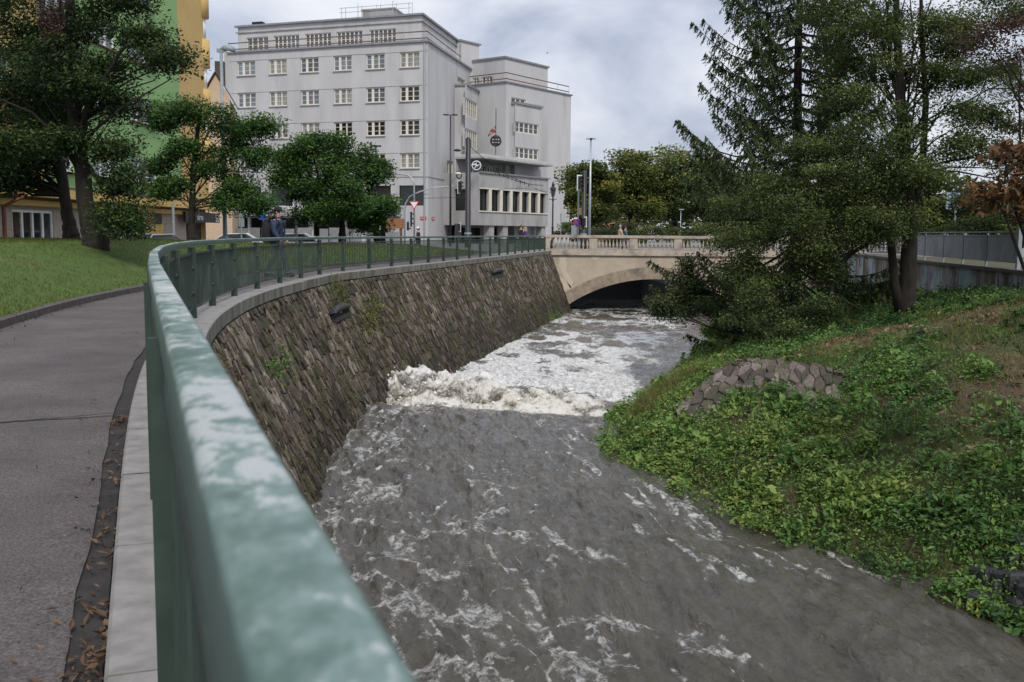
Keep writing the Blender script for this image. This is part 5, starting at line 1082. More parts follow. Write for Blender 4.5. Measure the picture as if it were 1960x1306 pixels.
        sk_ = [(-.09 * k, 0, 1.52 * k), (-.03 * k, .09, 1.54 * k), (.05 * k, .06, 1.50 * k), (.05 * k, -.06, 1.50 * k), (-.03 * k, -.09, 1.54 * k), (-.09 * k, 0, 1.52 * k)]
        MB().tube(sk_, [.06, .045, .03, .03, .045, .06], 8).build('hood', M[top], r, True)
    return r
p = onY(531, 450, 27.); person('man in a navy jacket and dark cap walking with a black backpack', (p[0], p[1], -.02), rad(-14), 'navy', 'jeans', 'hair', True, True, .24, h=1.85)
p = onY(997, 450, 79.); person('man in a dark jacket leaning near the railing end beside a blond woman', (p[0], p[1], .03), rad(-30), 'black_cloth', 'jeans', 'hair', h=1.80)
p = onY(1005.5, 450, 79.3); person('blond woman in purple next to the man in dark clothes', (p[0], p[1], .03), rad(210), 'purple_cloth', 'jeans', 'blond', fem=True, h=1.66)
p = onY(1187, 450, 75.); person('grey haired person in a tan shirt walking on the bridge', (p[0], p[1], .03), rad(15), 'tan_cloth', 'jeans', 'hairgrey', h=1.86)
p = onY(1196.5, 450, 75.3); person('person in a teal shirt walking on the bridge', (p[0], p[1], .03), rad(10), 'teal_cloth', 'jeans', 'hair', h=1.80)
p = onY(800.5, 450, 64.); person('person in a pale cap showing just above the railing', (p[0], p[1], -.1), rad(170), 'black_cloth', 'jeans', 'hair', True, h=1.62, cap_mat='white')
# bird
p = onY(1047.5, 102, 130.); bd = root('bird', 'tiny dark bird flying high in the cloudy sky', 'bird', tuple(p)); b = MB()
b.tube([(-.16, 0, 0), (-.06, 0, .01), (.06, 0, .01), (.13, 0, .02), (.17, 0, .02)], [.01, .04, .045, .025, .004], 8)
for sgn in (-1, 1): b.add([(.07, sgn * .03, .02), (-.05, sgn * .03, .02), (-.02, sgn * .17, .07), (.06, sgn * .16, .07), (-.06, sgn * .30, .03)], [(0, 1, 2, 3), (3, 2, 4)])
b.build('body', M['blackp'], bd, True)
# ------------------------------------------------------------------ vegetation
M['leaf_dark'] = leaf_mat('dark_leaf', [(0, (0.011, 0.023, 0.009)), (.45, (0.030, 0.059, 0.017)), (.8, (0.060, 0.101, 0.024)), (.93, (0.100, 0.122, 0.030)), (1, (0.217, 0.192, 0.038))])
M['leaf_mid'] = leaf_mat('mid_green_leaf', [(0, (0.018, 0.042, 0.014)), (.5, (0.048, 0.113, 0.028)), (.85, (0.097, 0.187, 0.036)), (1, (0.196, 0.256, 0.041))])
M['leaf_gold'] = leaf_mat('golden_green_leaf', [(0, (0.037, 0.057, 0.015)), (.5, (0.098, 0.132, 0.031)), (.85, (0.184, 0.201, 0.044)), (1, (0.345, 0.265, 0.055))])
M['leaf_olive'] = leaf_mat('olive_leaf', [(0, (0.027, 0.043, 0.015)), (.5, (0.070, 0.098, 0.030)), (.85, (0.140, 0.184, 0.053)), (.96, (0.234, 0.258, 0.084)), (1, (0.425, 0.258, 0.056))])
M['leaf_brown'] = leaf_mat('brown_leaf', [(0, (.05, .028, .014)), (.5, (.12, .06, .026)), (.85, (.22, .11, .05)), (1, (.08, .10, .03))])
M['leaf_red'] = leaf_mat('purple_leaf', [(0, (.02, .010, .010)), (.6, (.055, .022, .02)), (1, (.10, .05, .03))])
M['needle'] = leaf_mat('spruce_needle', [(0, (0.014, 0.024, 0.011)), (.5, (0.037, 0.059, 0.020)), (.85, (0.079, 0.101, 0.032)), (1, (0.140, 0.132, 0.046))], .6, .15)
M['seed'] = leaf_mat('seed_cluster', [(0, (.06, .035, .03)), (1, (.15, .09, .075))])
M['herb'] = leaf_mat('bank_herb', [(0, (0.021, 0.043, 0.014)), (.3, (0.050, 0.113, 0.030)), (.55, (0.092, 0.178, 0.042)), (.8, (0.152, 0.254, 0.055)), (1, (0.242, 0.302, 0.075))])
M['strawblade'] = leaf_mat('bank_grass', [(0, (.22, .15, .08)), (.25, (.17, .14, .05)), (.5, (.085, .115, .026)), (.8, (.085, .15, .025)), (1, (.14, .23, .04))], .6, .35)
def quads(name, C, size, tone, mat, par=None, up=.6, aspect=.5, dirs=None, stuff=None):
    n = len(C); size = np.broadcast_to(size, n)[:, None]
    if dirs is None:
        a = RNG.normal(0, 1, (n, 3)); a[:, 2] = a[:, 2] * .6 - .15
    else: a = dirs + RNG.normal(0, .25, (n, 3))
    a /= np.linalg.norm(a, axis=1)[:, None]; nr = RNG.normal(0, 1, (n, 3)); nr[:, 2] = np.abs(nr[:, 2]) + up
    b = np.cross(nr, a); b /= np.linalg.norm(b, axis=1)[:, None] + 1e-9; fold = np.cross(a, b) * size * .10
    V = np.stack([C - a * size * .5, C + b * size * aspect * .5 + fold + a * size * .05, C + a * size * .5, C - b * size * aspect * .5 + fold + a * size * .05], 1)
    o = link(name, np_mesh(name, V.reshape(-1, 3), np.arange(n * 4), np.full(n, 4), np.repeat(np.clip(tone, 0, 1), 4)), mat, par)
    if stuff: tag(o, stuff, kind='stuff')
    return o
def pb(px, py, Y, rx, ry, rd=None, w=1.0):
    c = onY(px, py, Y); k = Y / FPX; rx, ry = rx * k, ry * k; return (c, np.array([rx, rx * .9 if rd is None else rd, ry]), w)
def clumps_of(blobs, per_m2, shell=.42):
    C = []; B = []
    for i, (c, r, w_) in enumerate(blobs):
        m_ = max(2, int(per_m2 * w_ * r[0] * r[2] * 3.1 * (.6 + .4 * r[1]))); d = RNG.normal(0, 1, (m_, 3)); d /= np.linalg.norm(d, axis=1)[:, None]
        C.append(c + d * r * (RNG.random((m_, 1)) ** shell) * np.where(RNG.random((m_, 1)) < .16, RNG.uniform(1.05, 1.5, (m_, 1)), 1)); B += [i] * m_
    return np.concatenate(C), np.array(B)
def crown(par, blobs, n, size, mat, per=2.2, sig=.42, flat=.5, tone=(.5, .16), aspect=.5, top_light=.12, droop=None, name='crown'):
    C, B = clumps_of(blobs, per); k = RNG.integers(0, len(C), n); s_ = sig * RNG.uniform(.6, 1.35, len(C))
    off = np.clip(RNG.normal(0, 1, (n, 3)), -1.7, 1.7) * s_[k][:, None] * np.array([1, 1, flat]); P_ = C[k] + off
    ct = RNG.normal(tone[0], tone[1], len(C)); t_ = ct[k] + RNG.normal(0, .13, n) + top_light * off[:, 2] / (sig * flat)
    spike = RNG.random(n) < .012; t_ = np.where(spike, .99, np.clip(t_, 0, .93))
    quads(name, P_, size * RNG.uniform(.6, 1.3, n), t_, M[mat], par, aspect=aspect); return C
def limbs(mb, trunk, C, count, r0=.05, r1=.012, low=.25, twigs=0):
    """curved limbs from the trunk polyline to clumps of the crown"""
    tr = np.array(trunk); sel = RNG.choice(len(C), min(count, len(C)), replace=False)
    for i in sel:
        e = C[i]; hz = np.clip(tr[0][2] + (e[2] - tr[0][2]) * RNG.uniform(.45, .85), tr[0][2] + low * (tr[-1][2] - tr[0][2]), tr[-1][2])
        s_ = np.array([np.interp(hz, tr[:, 2], tr[:, 0]), np.interp(hz, tr[:, 2], tr[:, 1]), hz]); ln = np.linalg.norm(e - s_); m_ = (s_ + e) / 2 + np.array([RNG.normal(0, .10 * ln), RNG.normal(0, .10 * ln), .22 * ln * RNG.uniform(-.5, 1)])
        pts_ = [s_ * (1 - t) ** 2 + m_ * 2 * t * (1 - t) + e * t * t for t in np.linspace(0, 1, 6)]; pts_ = [p if i in (0, 5) else p + RNG.normal(0, .022 * ln, 3) for i, p in enumerate(pts_)]
        mb.tube(pts_, list(np.linspace(r0 * min(1.4, .4 + ln / 4), r1, 6)), 5, RNG.random(), False)
        for _ in range(twigs):
            p0 = pts_[RNG.integers(2, 6)]; d = RNG.normal(0, 1, 3); d[2] *= .5; mb.tube([p0, p0 + d * .25, p0 + d * .45 + np.array([0, 0, -.1])], [r1, r1 * .8, r1 * .4], 4, .5, False)
def shatter(blobs, k=4, f=.44, spread=.56):
    o = []
    for c, r, w_ in blobs:
        o.append((c, r * .62, w_ * .9))
        for _ in range(k):
            d = RNG.normal(0, 1, 3); d /= np.linalg.norm(d); o.append((c + d * r * spread * RNG.uniform(.8, 1.35), r * f * RNG.uniform(.6, 1.15), w_))
    return o
def tree(name, label, trunk_px, widths, blobs, n, size, mat, bark='bark', group=None, per=2.2, sig=.42, nl=40, lr=.05, tone=(.5, .16), extra_trunks=(), flare=1.35, aspect=.5, flat=.5, twigs=1, low=.25):
    """trunk_px: (px, py, Y) from the foot upward"""
    T_ = [onY(*q) for q in trunk_px]; r = root(name, label, 'tree', tuple(T_[0]), group); o_ = T_[0]
    blobs = [(c - o_, rr, w_) for c, rr, w_ in (shatter(blobs) if name in ('locust_tree', 'ash_tree', 'bank_tree') else blobs)]; T_ = [t - o_ for t in T_]
    tr = [T_[0] + np.array([0, 0, -.3]), T_[0] + np.array([0, 0, .0]), T_[0] + (T_[1] - T_[0]) * .22, T_[0] + (T_[1] - T_[0]) * .55] + T_[1:]; wd = [widths[0] * flare * 1.05, widths[0] * flare, widths[0] * (1 + flare) / 2, widths[0]] + list(widths[1:])
    C = crown(r, blobs, n, size, mat, per, sig, flat, tone, aspect)
    b = MB(); fine = []; fr = []
    for i in range(len(tr) - 1):
        for k in range(4): fine.append(tr[i] + (tr[i + 1] - tr[i]) * k / 4 + RNG.normal(0, .012, 3)); fr.append(wd[i] + (wd[i + 1] - wd[i]) * k / 4)
    fine.append(tr[-1]); fr.append(wd[-1]); b.tube(fine, fr, 12)
    for tp_, w_ in extra_trunks: b.tube([onY(*q) - o_ for q in tp_], w_, 10)
    limbs(b, [np.array(p) for p in fine], C, nl, lr, lr * .2, low, twigs); b.build('trunk', M[bark], r, True); return r
GL = 'street trees along the lawn'
# left pair of dark trees
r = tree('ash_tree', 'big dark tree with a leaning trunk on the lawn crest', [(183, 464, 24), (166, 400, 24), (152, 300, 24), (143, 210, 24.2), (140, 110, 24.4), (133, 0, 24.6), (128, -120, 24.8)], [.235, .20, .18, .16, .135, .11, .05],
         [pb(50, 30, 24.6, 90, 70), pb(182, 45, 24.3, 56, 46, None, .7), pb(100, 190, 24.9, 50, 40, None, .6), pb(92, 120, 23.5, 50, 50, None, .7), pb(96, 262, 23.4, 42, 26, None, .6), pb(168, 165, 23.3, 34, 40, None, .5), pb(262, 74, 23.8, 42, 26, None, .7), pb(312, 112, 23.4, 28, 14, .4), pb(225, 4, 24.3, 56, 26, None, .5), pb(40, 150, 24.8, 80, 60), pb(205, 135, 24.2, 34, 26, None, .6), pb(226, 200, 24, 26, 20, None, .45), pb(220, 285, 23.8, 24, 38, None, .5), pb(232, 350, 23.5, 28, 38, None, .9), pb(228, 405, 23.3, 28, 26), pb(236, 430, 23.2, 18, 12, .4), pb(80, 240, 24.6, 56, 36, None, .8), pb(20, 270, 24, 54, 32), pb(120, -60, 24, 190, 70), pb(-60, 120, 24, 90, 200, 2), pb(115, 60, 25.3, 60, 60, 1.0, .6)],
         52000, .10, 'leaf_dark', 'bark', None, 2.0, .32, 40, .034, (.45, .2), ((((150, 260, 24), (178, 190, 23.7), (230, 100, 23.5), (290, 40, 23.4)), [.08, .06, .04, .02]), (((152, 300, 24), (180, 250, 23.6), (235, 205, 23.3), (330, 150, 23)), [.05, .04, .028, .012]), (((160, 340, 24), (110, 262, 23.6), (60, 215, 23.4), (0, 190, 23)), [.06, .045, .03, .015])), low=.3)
C = np.concatenate([onY(px, py, 23.2) + RNG.normal(0, 1, (260, 3)) * np.array([.05, .05, .28]) for px, py in ((78, 20), (88, 48), (104, 40), (100, 62), (116, 28), (108, 75))]); quads('seed_cluster', C - np.array(r.location), .07, RNG.random(len(C)), M['seed'], r)
tree('ash_tree', 'dark slim tree standing left behind the big leaning tree', [(137, 455, 27), (128, 400, 27), (116, 320, 27), (100, 200, 27), (90, 60, 27)], [.17, .15, .135, .11, .05],
     [pb(20, 230, 27, 80, 70), pb(100, 200, 27, 80, 70), pb(-20, 320, 27, 50, 35), pb(60, 310, 27, 45, 26, .7), pb(60, 120, 27, 90, 80), pb(20, 345, 26.5, 30, 14, .5)], 28000, .11, 'leaf_dark', 'bark', None, 2.3, .38, 45, .05, (.38, .2))
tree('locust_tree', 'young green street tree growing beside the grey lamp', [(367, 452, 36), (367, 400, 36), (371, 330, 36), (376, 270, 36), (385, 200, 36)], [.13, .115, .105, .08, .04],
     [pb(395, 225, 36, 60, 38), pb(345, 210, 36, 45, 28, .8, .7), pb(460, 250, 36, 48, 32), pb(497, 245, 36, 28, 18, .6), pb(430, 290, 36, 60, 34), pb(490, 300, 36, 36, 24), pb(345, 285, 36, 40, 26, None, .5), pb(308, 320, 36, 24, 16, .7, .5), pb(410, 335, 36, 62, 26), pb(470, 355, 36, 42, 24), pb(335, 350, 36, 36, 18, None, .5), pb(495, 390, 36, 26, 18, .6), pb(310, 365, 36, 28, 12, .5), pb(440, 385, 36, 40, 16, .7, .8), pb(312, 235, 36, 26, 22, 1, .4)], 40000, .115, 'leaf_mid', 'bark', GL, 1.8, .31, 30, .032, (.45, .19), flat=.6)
tree('locust_tree', 'round green street tree in front of the grey building', [(655, 452, 56), (655, 420, 56), (650, 350, 56), (640, 290, 56)], [.16, .14, .12, .05],
     [pb(590, 278, 56, 48, 26), pb(640, 290, 56, 48, 32), pb(560, 300, 56, 34, 18), pb(560, 318, 56, 30, 14), pb(620, 330, 55.5, 62, 34), pb(590, 370, 55.4, 45, 26), pb(655, 368, 55.2, 55, 30), pb(600, 410, 55, 50, 20), pb(660, 405, 55, 42, 24), pb(550, 345, 56, 22, 12, .6)], 32000, .18, 'leaf_mid', 'bark', GL, 1.0, .42, 26, .045, (.43, .19), ((((606, 452, 57), (606, 420, 57), (612, 350, 57), (600, 300, 57)), [.17, .14, .1, .05]),), flat=.6)
tree('locust_tree', 'green street tree with a low right hand branch near the timber box', [(722, 452, 58), (718, 410, 58), (705, 350, 58), (690, 300, 58)], [.15, .13, .11, .05],
     [pb(685, 300, 58, 38, 28), pb(675, 340, 57.5, 45, 30), pb(712, 335, 57.5, 30, 18), pb(718, 322, 58, 22, 14), pb(690, 385, 57, 48, 24), pb(720, 400, 57, 28, 12), pb(735, 395, 57, 14, 9, .5), pb(700, 425, 57.2, 26, 16)], 20000, .18, 'leaf_mid', 'bark', GL, 1.0, .40, 24, .045, (.44, .19), flat=.6)
# trees beyond the bridge
GB = 'trees beyond the bridge'
for lab, px, Yb, rx, top_, bot, mt_, tn in (('golden green park tree closest to the grey building', 1128, 100, 52, 305, 425, 'leaf_gold', .46), ('broad golden park tree behind the two walkers on the bridge', 1205, 104, 78, 282, 430, 'leaf_gold', .5), ('tall golden park tree left of the spruce', 1290, 108, 72, 285, 430, 'leaf_gold', .42),
        ('olive park tree directly behind the drooping spruce boughs', 1375, 104, 70, 300, 440, 'leaf_olive', .55), ('dark park tree behind the spruce trunk', 1470, 98, 75, 320, 450, 'leaf_olive', .42), ('dark park tree between the spruce and the forked trunk', 1590, 96, 75, 345, 450, 'leaf_olive', .4), ('olive tree behind the forked trunk', 1700, 92, 70, 360, 455, 'leaf_olive', .5), ('yellow green tree behind the metal fence', 1800, 70, 75, 375, 450, 'leaf_gold', .3), ('dark tree behind the right end of the metal fence', 1925, 58, 95, 345, 470, 'leaf_olive', .3)):
    cy = (top_ + bot) / 2; ry = (bot - top_) / 2; bl = [pb(px, cy, Yb, rx * .8, ry * .8)]
    for k in range(9):
        a = 2 * math.pi * k / 9 + RNG.uniform(-.2, .2); bl.append(pb(px + rx * .68 * math.cos(a), cy + ry * .68 * math.sin(a), Yb - RNG.uniform(0, 2.5), rx * RNG.uniform(.28, .45), ry * RNG.uniform(.25, .42)))
    tree('park_tree', lab, [(px + 3, 449, Yb), (px, cy + ry * .5, Yb), (px - 2, cy, Yb), (px, top_ + 30, Yb)], [.26, .2, .16, .05], bl, 15000, .34 * Yb / 100, mt_, 'bark', GB, .55, .62 * Yb / 100 + .1, 22, .09, (tn, .17), flat=.55, twigs=0)
tree('park_shrub', 'low dark hedge bush behind the bridge parapet', [(1110, 449, 86), (1110, 440, 86)], [.05, .04], [pb(1080 + 30 * k, 446 + 4 * (k % 2), 88 + k * .6, 26, 22) for k in range(16)], 26000, .2, 'leaf_olive', 'bark', None, 1.0, .4, 12, .03, (.42, .16))

# far tree belt that closes the view beyond the bridge
X = RNG.uniform(4, 125, 26000); hb = 5.5 + 5.5 * fbm(X * .09, X * 0, 3, 130) + 1.6 * (X > 40); Zf = hb * RNG.random(26000) ** .7; Yf = 150 + 14 * fbm(X * .12, Zf * .15, 3, 131) + RNG.uniform(-3, 3, 26000)
quads('far_wood', np.stack([X, Yf, Zf], -1), RNG.uniform(.5, 1.1, 26000), .35 + .5 * fbm(X * .35, Zf * .5, 3, 132) + RNG.normal(0, .1, 26000) - .1, M['leaf_olive'], up=.4, aspect=.7, stuff='far belt of mixed green trees beyond the bridge')
# spruce
def spruce():
    RNG = np.random.default_rng(5)
    foot = hit(1516, 622); Yt = foot[1]; r = root('spruce_tree', 'tall dark spruce with drooping boughs at the river bend', 'tree', tuple(foot)); Ht = 21.0
    def tp(z): return np.array([-.012 * z + .05 * math.sin(z * .4), 0, z])
    b = MB(); b.tube([tp(z) for z in np.linspace(-.3, Ht, 26)], [.24 * (1 - z / Ht) ** .8 + .012 + (.09 if z < 0 else .05 * math.exp(-z * 2)) for z in np.linspace(-.3, Ht, 26)], 12)
    QC = []; QD = []; QS = []; QT = []; z = .9
    while z < Ht - .8:
        nb = 6 if z > 2 else 4; a0 = RNG.uniform(0, 6.28)
        for k in range(nb):
            a = a0 + 2 * math.pi * k / nb + RNG.uniform(-.3, .3); Lb = (1 - z / (Ht + 6)) * 6.1 * RNG.uniform(.72, 1.08) * (1.0 if z > 1.6 else .85); sl = RNG.uniform(.10, .30) if z > 3.5 else RNG.uniform(-.38, -.05) - (.08 if z < 1.8 else 0)
            if z < 3.2 and math.sin(a) > -.1 and RNG.random() < .35: continue
            d = np.array([math.cos(a), math.sin(a), 0]); P_ = [tp(z) + d * Lb * s_ + np.array([0, 0, Lb * (sl * s_ - .16 * math.sin(math.pi * s_) + .10 * s_ ** 3)]) for s_ in np.linspace(0, 1, 9)]
            b.tube(P_, list(np.linspace(.045 * (.4 + Lb / 6), .008, 9)), 5, .5, False); ns = int(Lb * 21)
            side = np.array([-d[1], d[0], 0])
            for _ in range(ns):
                s_ = RNG.uniform(.14, 1) ** .8; i = min(7, int(s_ * 8)); p0 = P_[i] + (P_[i + 1] - P_[i]) * (s_ * 8 - i); wsp = (.55 * math.sin(math.pi * min(1, s_ * .85 + .1)) + .10) * min(1, Lb / 3.2) * RNG.uniform(.2, 1.1) * RNG.choice((-1, 1))
                tw = side * wsp + d * abs(wsp) * .55 + np.array([0, 0, -abs(wsp) * RNG.uniform(.15, .9) - RNG.uniform(0, .25) * (s_ < .9)])
                m_ = 6; tt = RNG.normal(.45, .16)
                for j in range(m_):
                    f_ = (j + .6) / m_; c = p0 + tw * f_ + np.array([0, 0, -.10 * f_ * f_]); dv = tw / (np.linalg.norm(tw) + 1e-6) + np.array([0, 0, -.35]) + RNG.normal(0, .3, 3)
                    QC.append(c + RNG.normal(0, .02, 3)); QD.append(dv); QS.append(RNG.uniform(.12, .24)); QT.append(tt + .2 * (f_ > .75) + RNG.normal(0, .1))
        z += RNG.uniform(.36, .56)
    quads('crown', np.array(QC), np.array(QS), np.array(QT), M['needle'], r, aspect=.30, dirs=np.array(QD)); b.build('trunk', M['bark'], r, True)
spruce()

# forked tree on the right bank with its big olive crown
foot = hit(1733, 606); YF = float(foot[1])
R1 = [pb(1430, 400, YF, 75, 42), pb(1500, 330, YF, 85, 50), pb(1450, 460, YF - .5, 90, 50), pb(1580, 280, YF, 85, 55), pb(1560, 400, YF - 1, 100, 60), pb(1640, 350, YF - 1.2, 100, 60), pb(1540, 470, YF - .8, 80, 42), pb(1650, 440, YF - 1.5, 80, 45), pb(1610, 210, YF, 80, 60, None, .6), pb(1690, 260, YF - 1.2, 85, 60),
      pb(1760, 330, YF - 1.5, 90, 60), pb(1790, 230, YF - 1, 95, 60, None, .7), pb(1850, 300, YF - 1, 80, 60), pb(1900, 240, YF, 80, 60, None, .6), pb(1730, 150, YF, 110, 60, None, .8), pb(1640, 110, YF, 90, 60, None, .6), pb(1860, 130, YF, 100, 60, None, .7), pb(1760, 40, YF, 130, 60, None, .8), pb(1620, 20, YF + .5, 80, 50, None, .5), pb(1900, 40, YF, 90, 60, None, .45),
      pb(1700, 420, YF - 1.6, 70, 40), pb(1870, 395, YF + 1, 60, 26, None, .5), pb(1740, -90, YF, 200, 70, None, .9), pb(1930, 150, YF, 80, 70, None, .8), pb(1820, 90, YF - .5, 80, 60, None, .8), pb(1680, 50, YF - .5, 70, 55, None, .8), pb(1935, 20, YF + .5, 90, 60, None, .7), pb(1420, 520, YF - .3, 50, 34, None, .8), pb(1480, 545, YF - .3, 60, 26, None, .55), pb(1560, 515, YF - .5, 60, 26, None, .7), pb(1960, 330, YF, 60, 70, None, .6)]
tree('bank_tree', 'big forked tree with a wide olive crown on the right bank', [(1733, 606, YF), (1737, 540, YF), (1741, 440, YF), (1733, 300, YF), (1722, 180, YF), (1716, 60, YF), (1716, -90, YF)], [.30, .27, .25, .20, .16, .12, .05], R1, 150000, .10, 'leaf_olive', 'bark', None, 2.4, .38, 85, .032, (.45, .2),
     ((((1722, 600, YF - .1), (1712, 540, YF - .2), (1706, 470, YF - .3), (1700, 400, YF - .3), (1690, 300, YF - .3)), [.17, .14, .125, .10, .05]), (((1741, 440, YF), (1765, 330, YF), (1772, 200, YF), (1764, 60, YF), (1762, -60, YF)), [.12, .11, .10, .07, .04]),
      (((1706, 440, YF - .3), (1668, 462, YF - .8), (1630, 485, YF - 1.0), (1600, 515, YF - 1.0), (1588, 540, YF - 1.0), (1594, 566, YF - 1.0), (1618, 578, YF - 1.0), (1640, 588, YF - 1.05), (1662, 607, YF - 1.1)), [.10, .085, .075, .075, .07, .06, .04, .03, .012]),
      (((1594, 562, YF - 1), (1580, 585, YF - 1), (1555, 600, YF - 1), (1530, 625, YF - 1)), [.05, .035, .025, .01]), (((1590, 535, YF - 1), (1540, 542, YF - 1.1), (1480, 560, YF - 1.2), (1410, 580, YF - 1.3)), [.035, .028, .02, .008]), (((1592, 548, YF - 1), (1560, 550, YF - 1), (1530, 575, YF - 1.1)), [.03, .02, .008])), flare=1.2, low=.42)
def bush(label, blobs, n, size, mat, per=4, sig=.22, tone=(.4, .17), name='bush', foot=None):
    c0 = blobs[0][0] if foot is None else hit(*foot); g_ = np.array([c0[0], c0[1], float(bank_z(c0[0], c0[1]))]); r = root(name, label, 'bush', tuple(g_)); bl = [(c - g_, rr, w_) for c, rr, w_ in shatter(blobs, 5, .45, .75)]
    C = crown(r, bl, n, size, mat, per, sig, .7, tone); b = MB()
    for e in C[RNG.choice(len(C), min(26, len(C)), replace=False)]: b.tube([np.array([RNG.normal(0, .2), RNG.normal(0, .2), -.1]), e * np.array([.5, .5, .35]), e], [.018, .012, .005], 4, .5, False)
    tag(b.build('stem', M['bark'], r), kind='stuff'); return r
bush('dark small leaved bush round the foot of the spruce', [pb(1480, 605, 30, 70, 36), pb(1420, 605, 30, 36, 30), pb(1540, 600, 30.2, 45, 38), pb(1450, 570, 30.4, 50, 24), pb(1500, 635, 29.5, 60, 14), pb(1590, 590, 30, 24, 40, .4, .4)], 10000, .085, 'leaf_olive', 2.4, .2, tone=(.33, .18))
bush('low spruce like boughs hanging over the water at the river bend', [pb(1330, 560, 35, 46, 44, 1.0), pb(1290, 590, 35, 32, 28, .8), pb(1360, 600, 35, 44, 36), pb(1310, 520, 35.5, 30, 30, .8), pb(1265, 590, 35, 14, 12, .4), pb(1400, 560, 35, 40, 50)], 14000, .11, 'needle', tone=(.45, .2), foot=(1440, 640))
bush('bright green bush at the water edge below the bridge arch', [pb(1392, 618, 42, 26, 20), pb(1370, 628, 41, 18, 12)], 3600, .12, 'herb', tone=(.7, .15))
T_ = onY(2080, 800, 13); r = root('chestnut_tree', 'chestnut branch with brown autumn leaves reaching in at the right edge', 'tree', (T_[0], 13., float(bank_z(T_[0], 13.)))); o_ = np.array(r.location)
bl = [(c - o_, rr, w_) for c, rr, w_ in (pb(1965, 330, 13, 48, 50), pb(1940, 300, 13, 34, 30), pb(1925, 360, 13, 30, 26), pb(1950, 400, 13, 30, 24), pb(1912, 385, 13, 16, 14), pb(2040, 330, 13, 90, 120), pb(2060, 200, 13, 110, 110), pb(2150, 300, 13, 110, 130), pb(2080, 60, 13, 90, 80))]
C = crown(r, bl, 4200, .15, 'leaf_brown', 9, .16, .6, (.45, .2), .42); b = MB(); b.tube([np.array([0, 0, -.3]), np.array([0, 0, .15]), np.array([.06, 0, 1.2]), np.array([.1, .05, 2.5]), np.array([.0, .1, 4.0]), np.array([-.05, .05, 5.5]), np.array([-.1, 0, 7.0])], [.19, .16, .13, .115, .09, .06, .015], 10); limbs(b, [np.array([0, 0, 0.]), np.array([.1, 0, 2.5]), np.array([0, 0, 5.5])], C, 40, .035, .006); b.build('trunk', M['bark'], r, True)
tree('plum_tree', 'red leaved tree with fine twigs in the top right corner', [(2040, 640, 24), (2030, 400, 24), (2000, 200, 24), (1990, 60, 24)], [.2, .16, .1, .03], [pb(1930, 110, 24, 45, 45, None, .7), pb(1900, 60, 24, 50, 35, None, .5), pb(1960, 40, 24, 60, 60, None, .6), pb(1960, 200, 24, 50, 60, None, .6), pb(1985, 290, 24, 50, 50)], 2600, .09, 'leaf_red', 'bark', None, 2.2, .3, 60, .03, (.5, .2), twigs=2)

# ------------------------------------------------------------------ right bank cover
def bank_pts(n, y0=8.5, y1=66, p=1.6, dmax=15):
    Y = y0 + (y1 - y0) * RNG.random(n) ** p; d = -.3 + dmax * RNG.random(n); X = np.interp(Y, WL[:, 1], WL[:, 0]) + d * 1.12
    e = X - np.interp(Y, GW[:, 1], GW[:, 0]); k = (Y < 29.5) | (e < -.1); return X[k], Y[k]
def in_rip(X, Y):
    q = (np.stack([X, Y], -1) - RP[0][:2]) @ RPi; return (q[..., 0] > .0) & (q[..., 1] > -.02) & (q[..., 0] + q[..., 1] < 1.10 + .10 * np.sin(q[..., 0] * 9))
RP = [hit(1402, 694), hit(1628, 722), hit(1292, 792)]; RPi = np.linalg.inv(np.stack([(RP[1] - RP[0])[:2], (RP[2] - RP[0])[:2]]))
def rip_fn(s_, t_, pr):
    p = RP[0] + (RP[1] - RP[0]) * (s_ / RLs) + (RP[2] - RP[0]) * (t_ / RLt); e = .15; z0 = float(bank_z(p[0], p[1])); nx = (float(bank_z(p[0] - e, p[1])) - z0) / e; ny = (float(bank_z(p[0], p[1] - e)) - z0) / e
    n_ = np.array([nx, ny, 1.]); n_ /= np.linalg.norm(n_); return np.array([p[0], p[1], z0 + .02]) + n_ * pr * 1.2
RLs = float(np.linalg.norm(RP[1] - RP[0])); RLt = float(np.linalg.norm(RP[2] - RP[0])); rr_ = [q for q in stone_layer(rip_fn, 0, RLs, 0, RLt, .46, .72, .15, gap=.02, proud=(.0, .075), seed=9, jit=.46) if q[3] / RLs + q[4] / RLt < 1.2]
for i, (V, F, tn, cs, ct) in enumerate(rr_): MB().add(V, F, tn).build('stone', M['riprap'], rb)
def soil_mask(X, Y):      # bare, leaf strewn ground on the middle of the slope
    d = sdist(X, Y); return np.clip(sst(.51, .60, fbm(X * .5, Y * .5, 4, 60)) * sst(1.0, 2.6, d) * (1 - .6 * sst(22, 30, Y)) + .35 * np.exp(-(((X - 8.3) / 1.7) ** 2 + ((Y - 17.2) / 2.0) ** 2)) + .6 * np.exp(-(((X - 10) / 1.6) ** 2 + ((Y - 25) / 1.6) ** 2)), 0, 1)
n = 14500; X, Y = bank_pts(n, 9, 62, 1.5, 13); d = sdist(X, Y); sm_ = soil_mask(X, Y); lush = np.clip(1.25 - d / 6.5, .15, 1) + .55 * sst(.5, .62, fbm(X * .3, Y * .3, 3, 33)) + .5 * sst(6.5, 9, d) * (Y < 21) * sst(.35, .5, fbm(X * .5, Y * .5, 3, 34)); k = (RNG.random(len(X)) < lush * (1 - .92 * sm_)) & (d > -.3) & ~in_rip(X, Y); X, Y, d = X[k], Y[k], d[k]
hh = RNG.uniform(.12, .42, len(X)) * (.7 + .8 * fbm(X * .8, Y * .8, 3, 77)) * np.where(Y > 34, 1.2, 1); m_ = 46; rr_ = RNG.uniform(.16, .36, len(X)); ang_ = RNG.uniform(0, 6.28, (len(X), m_)); ra = np.sqrt(RNG.random((len(X), m_))) * rr_[:, None]
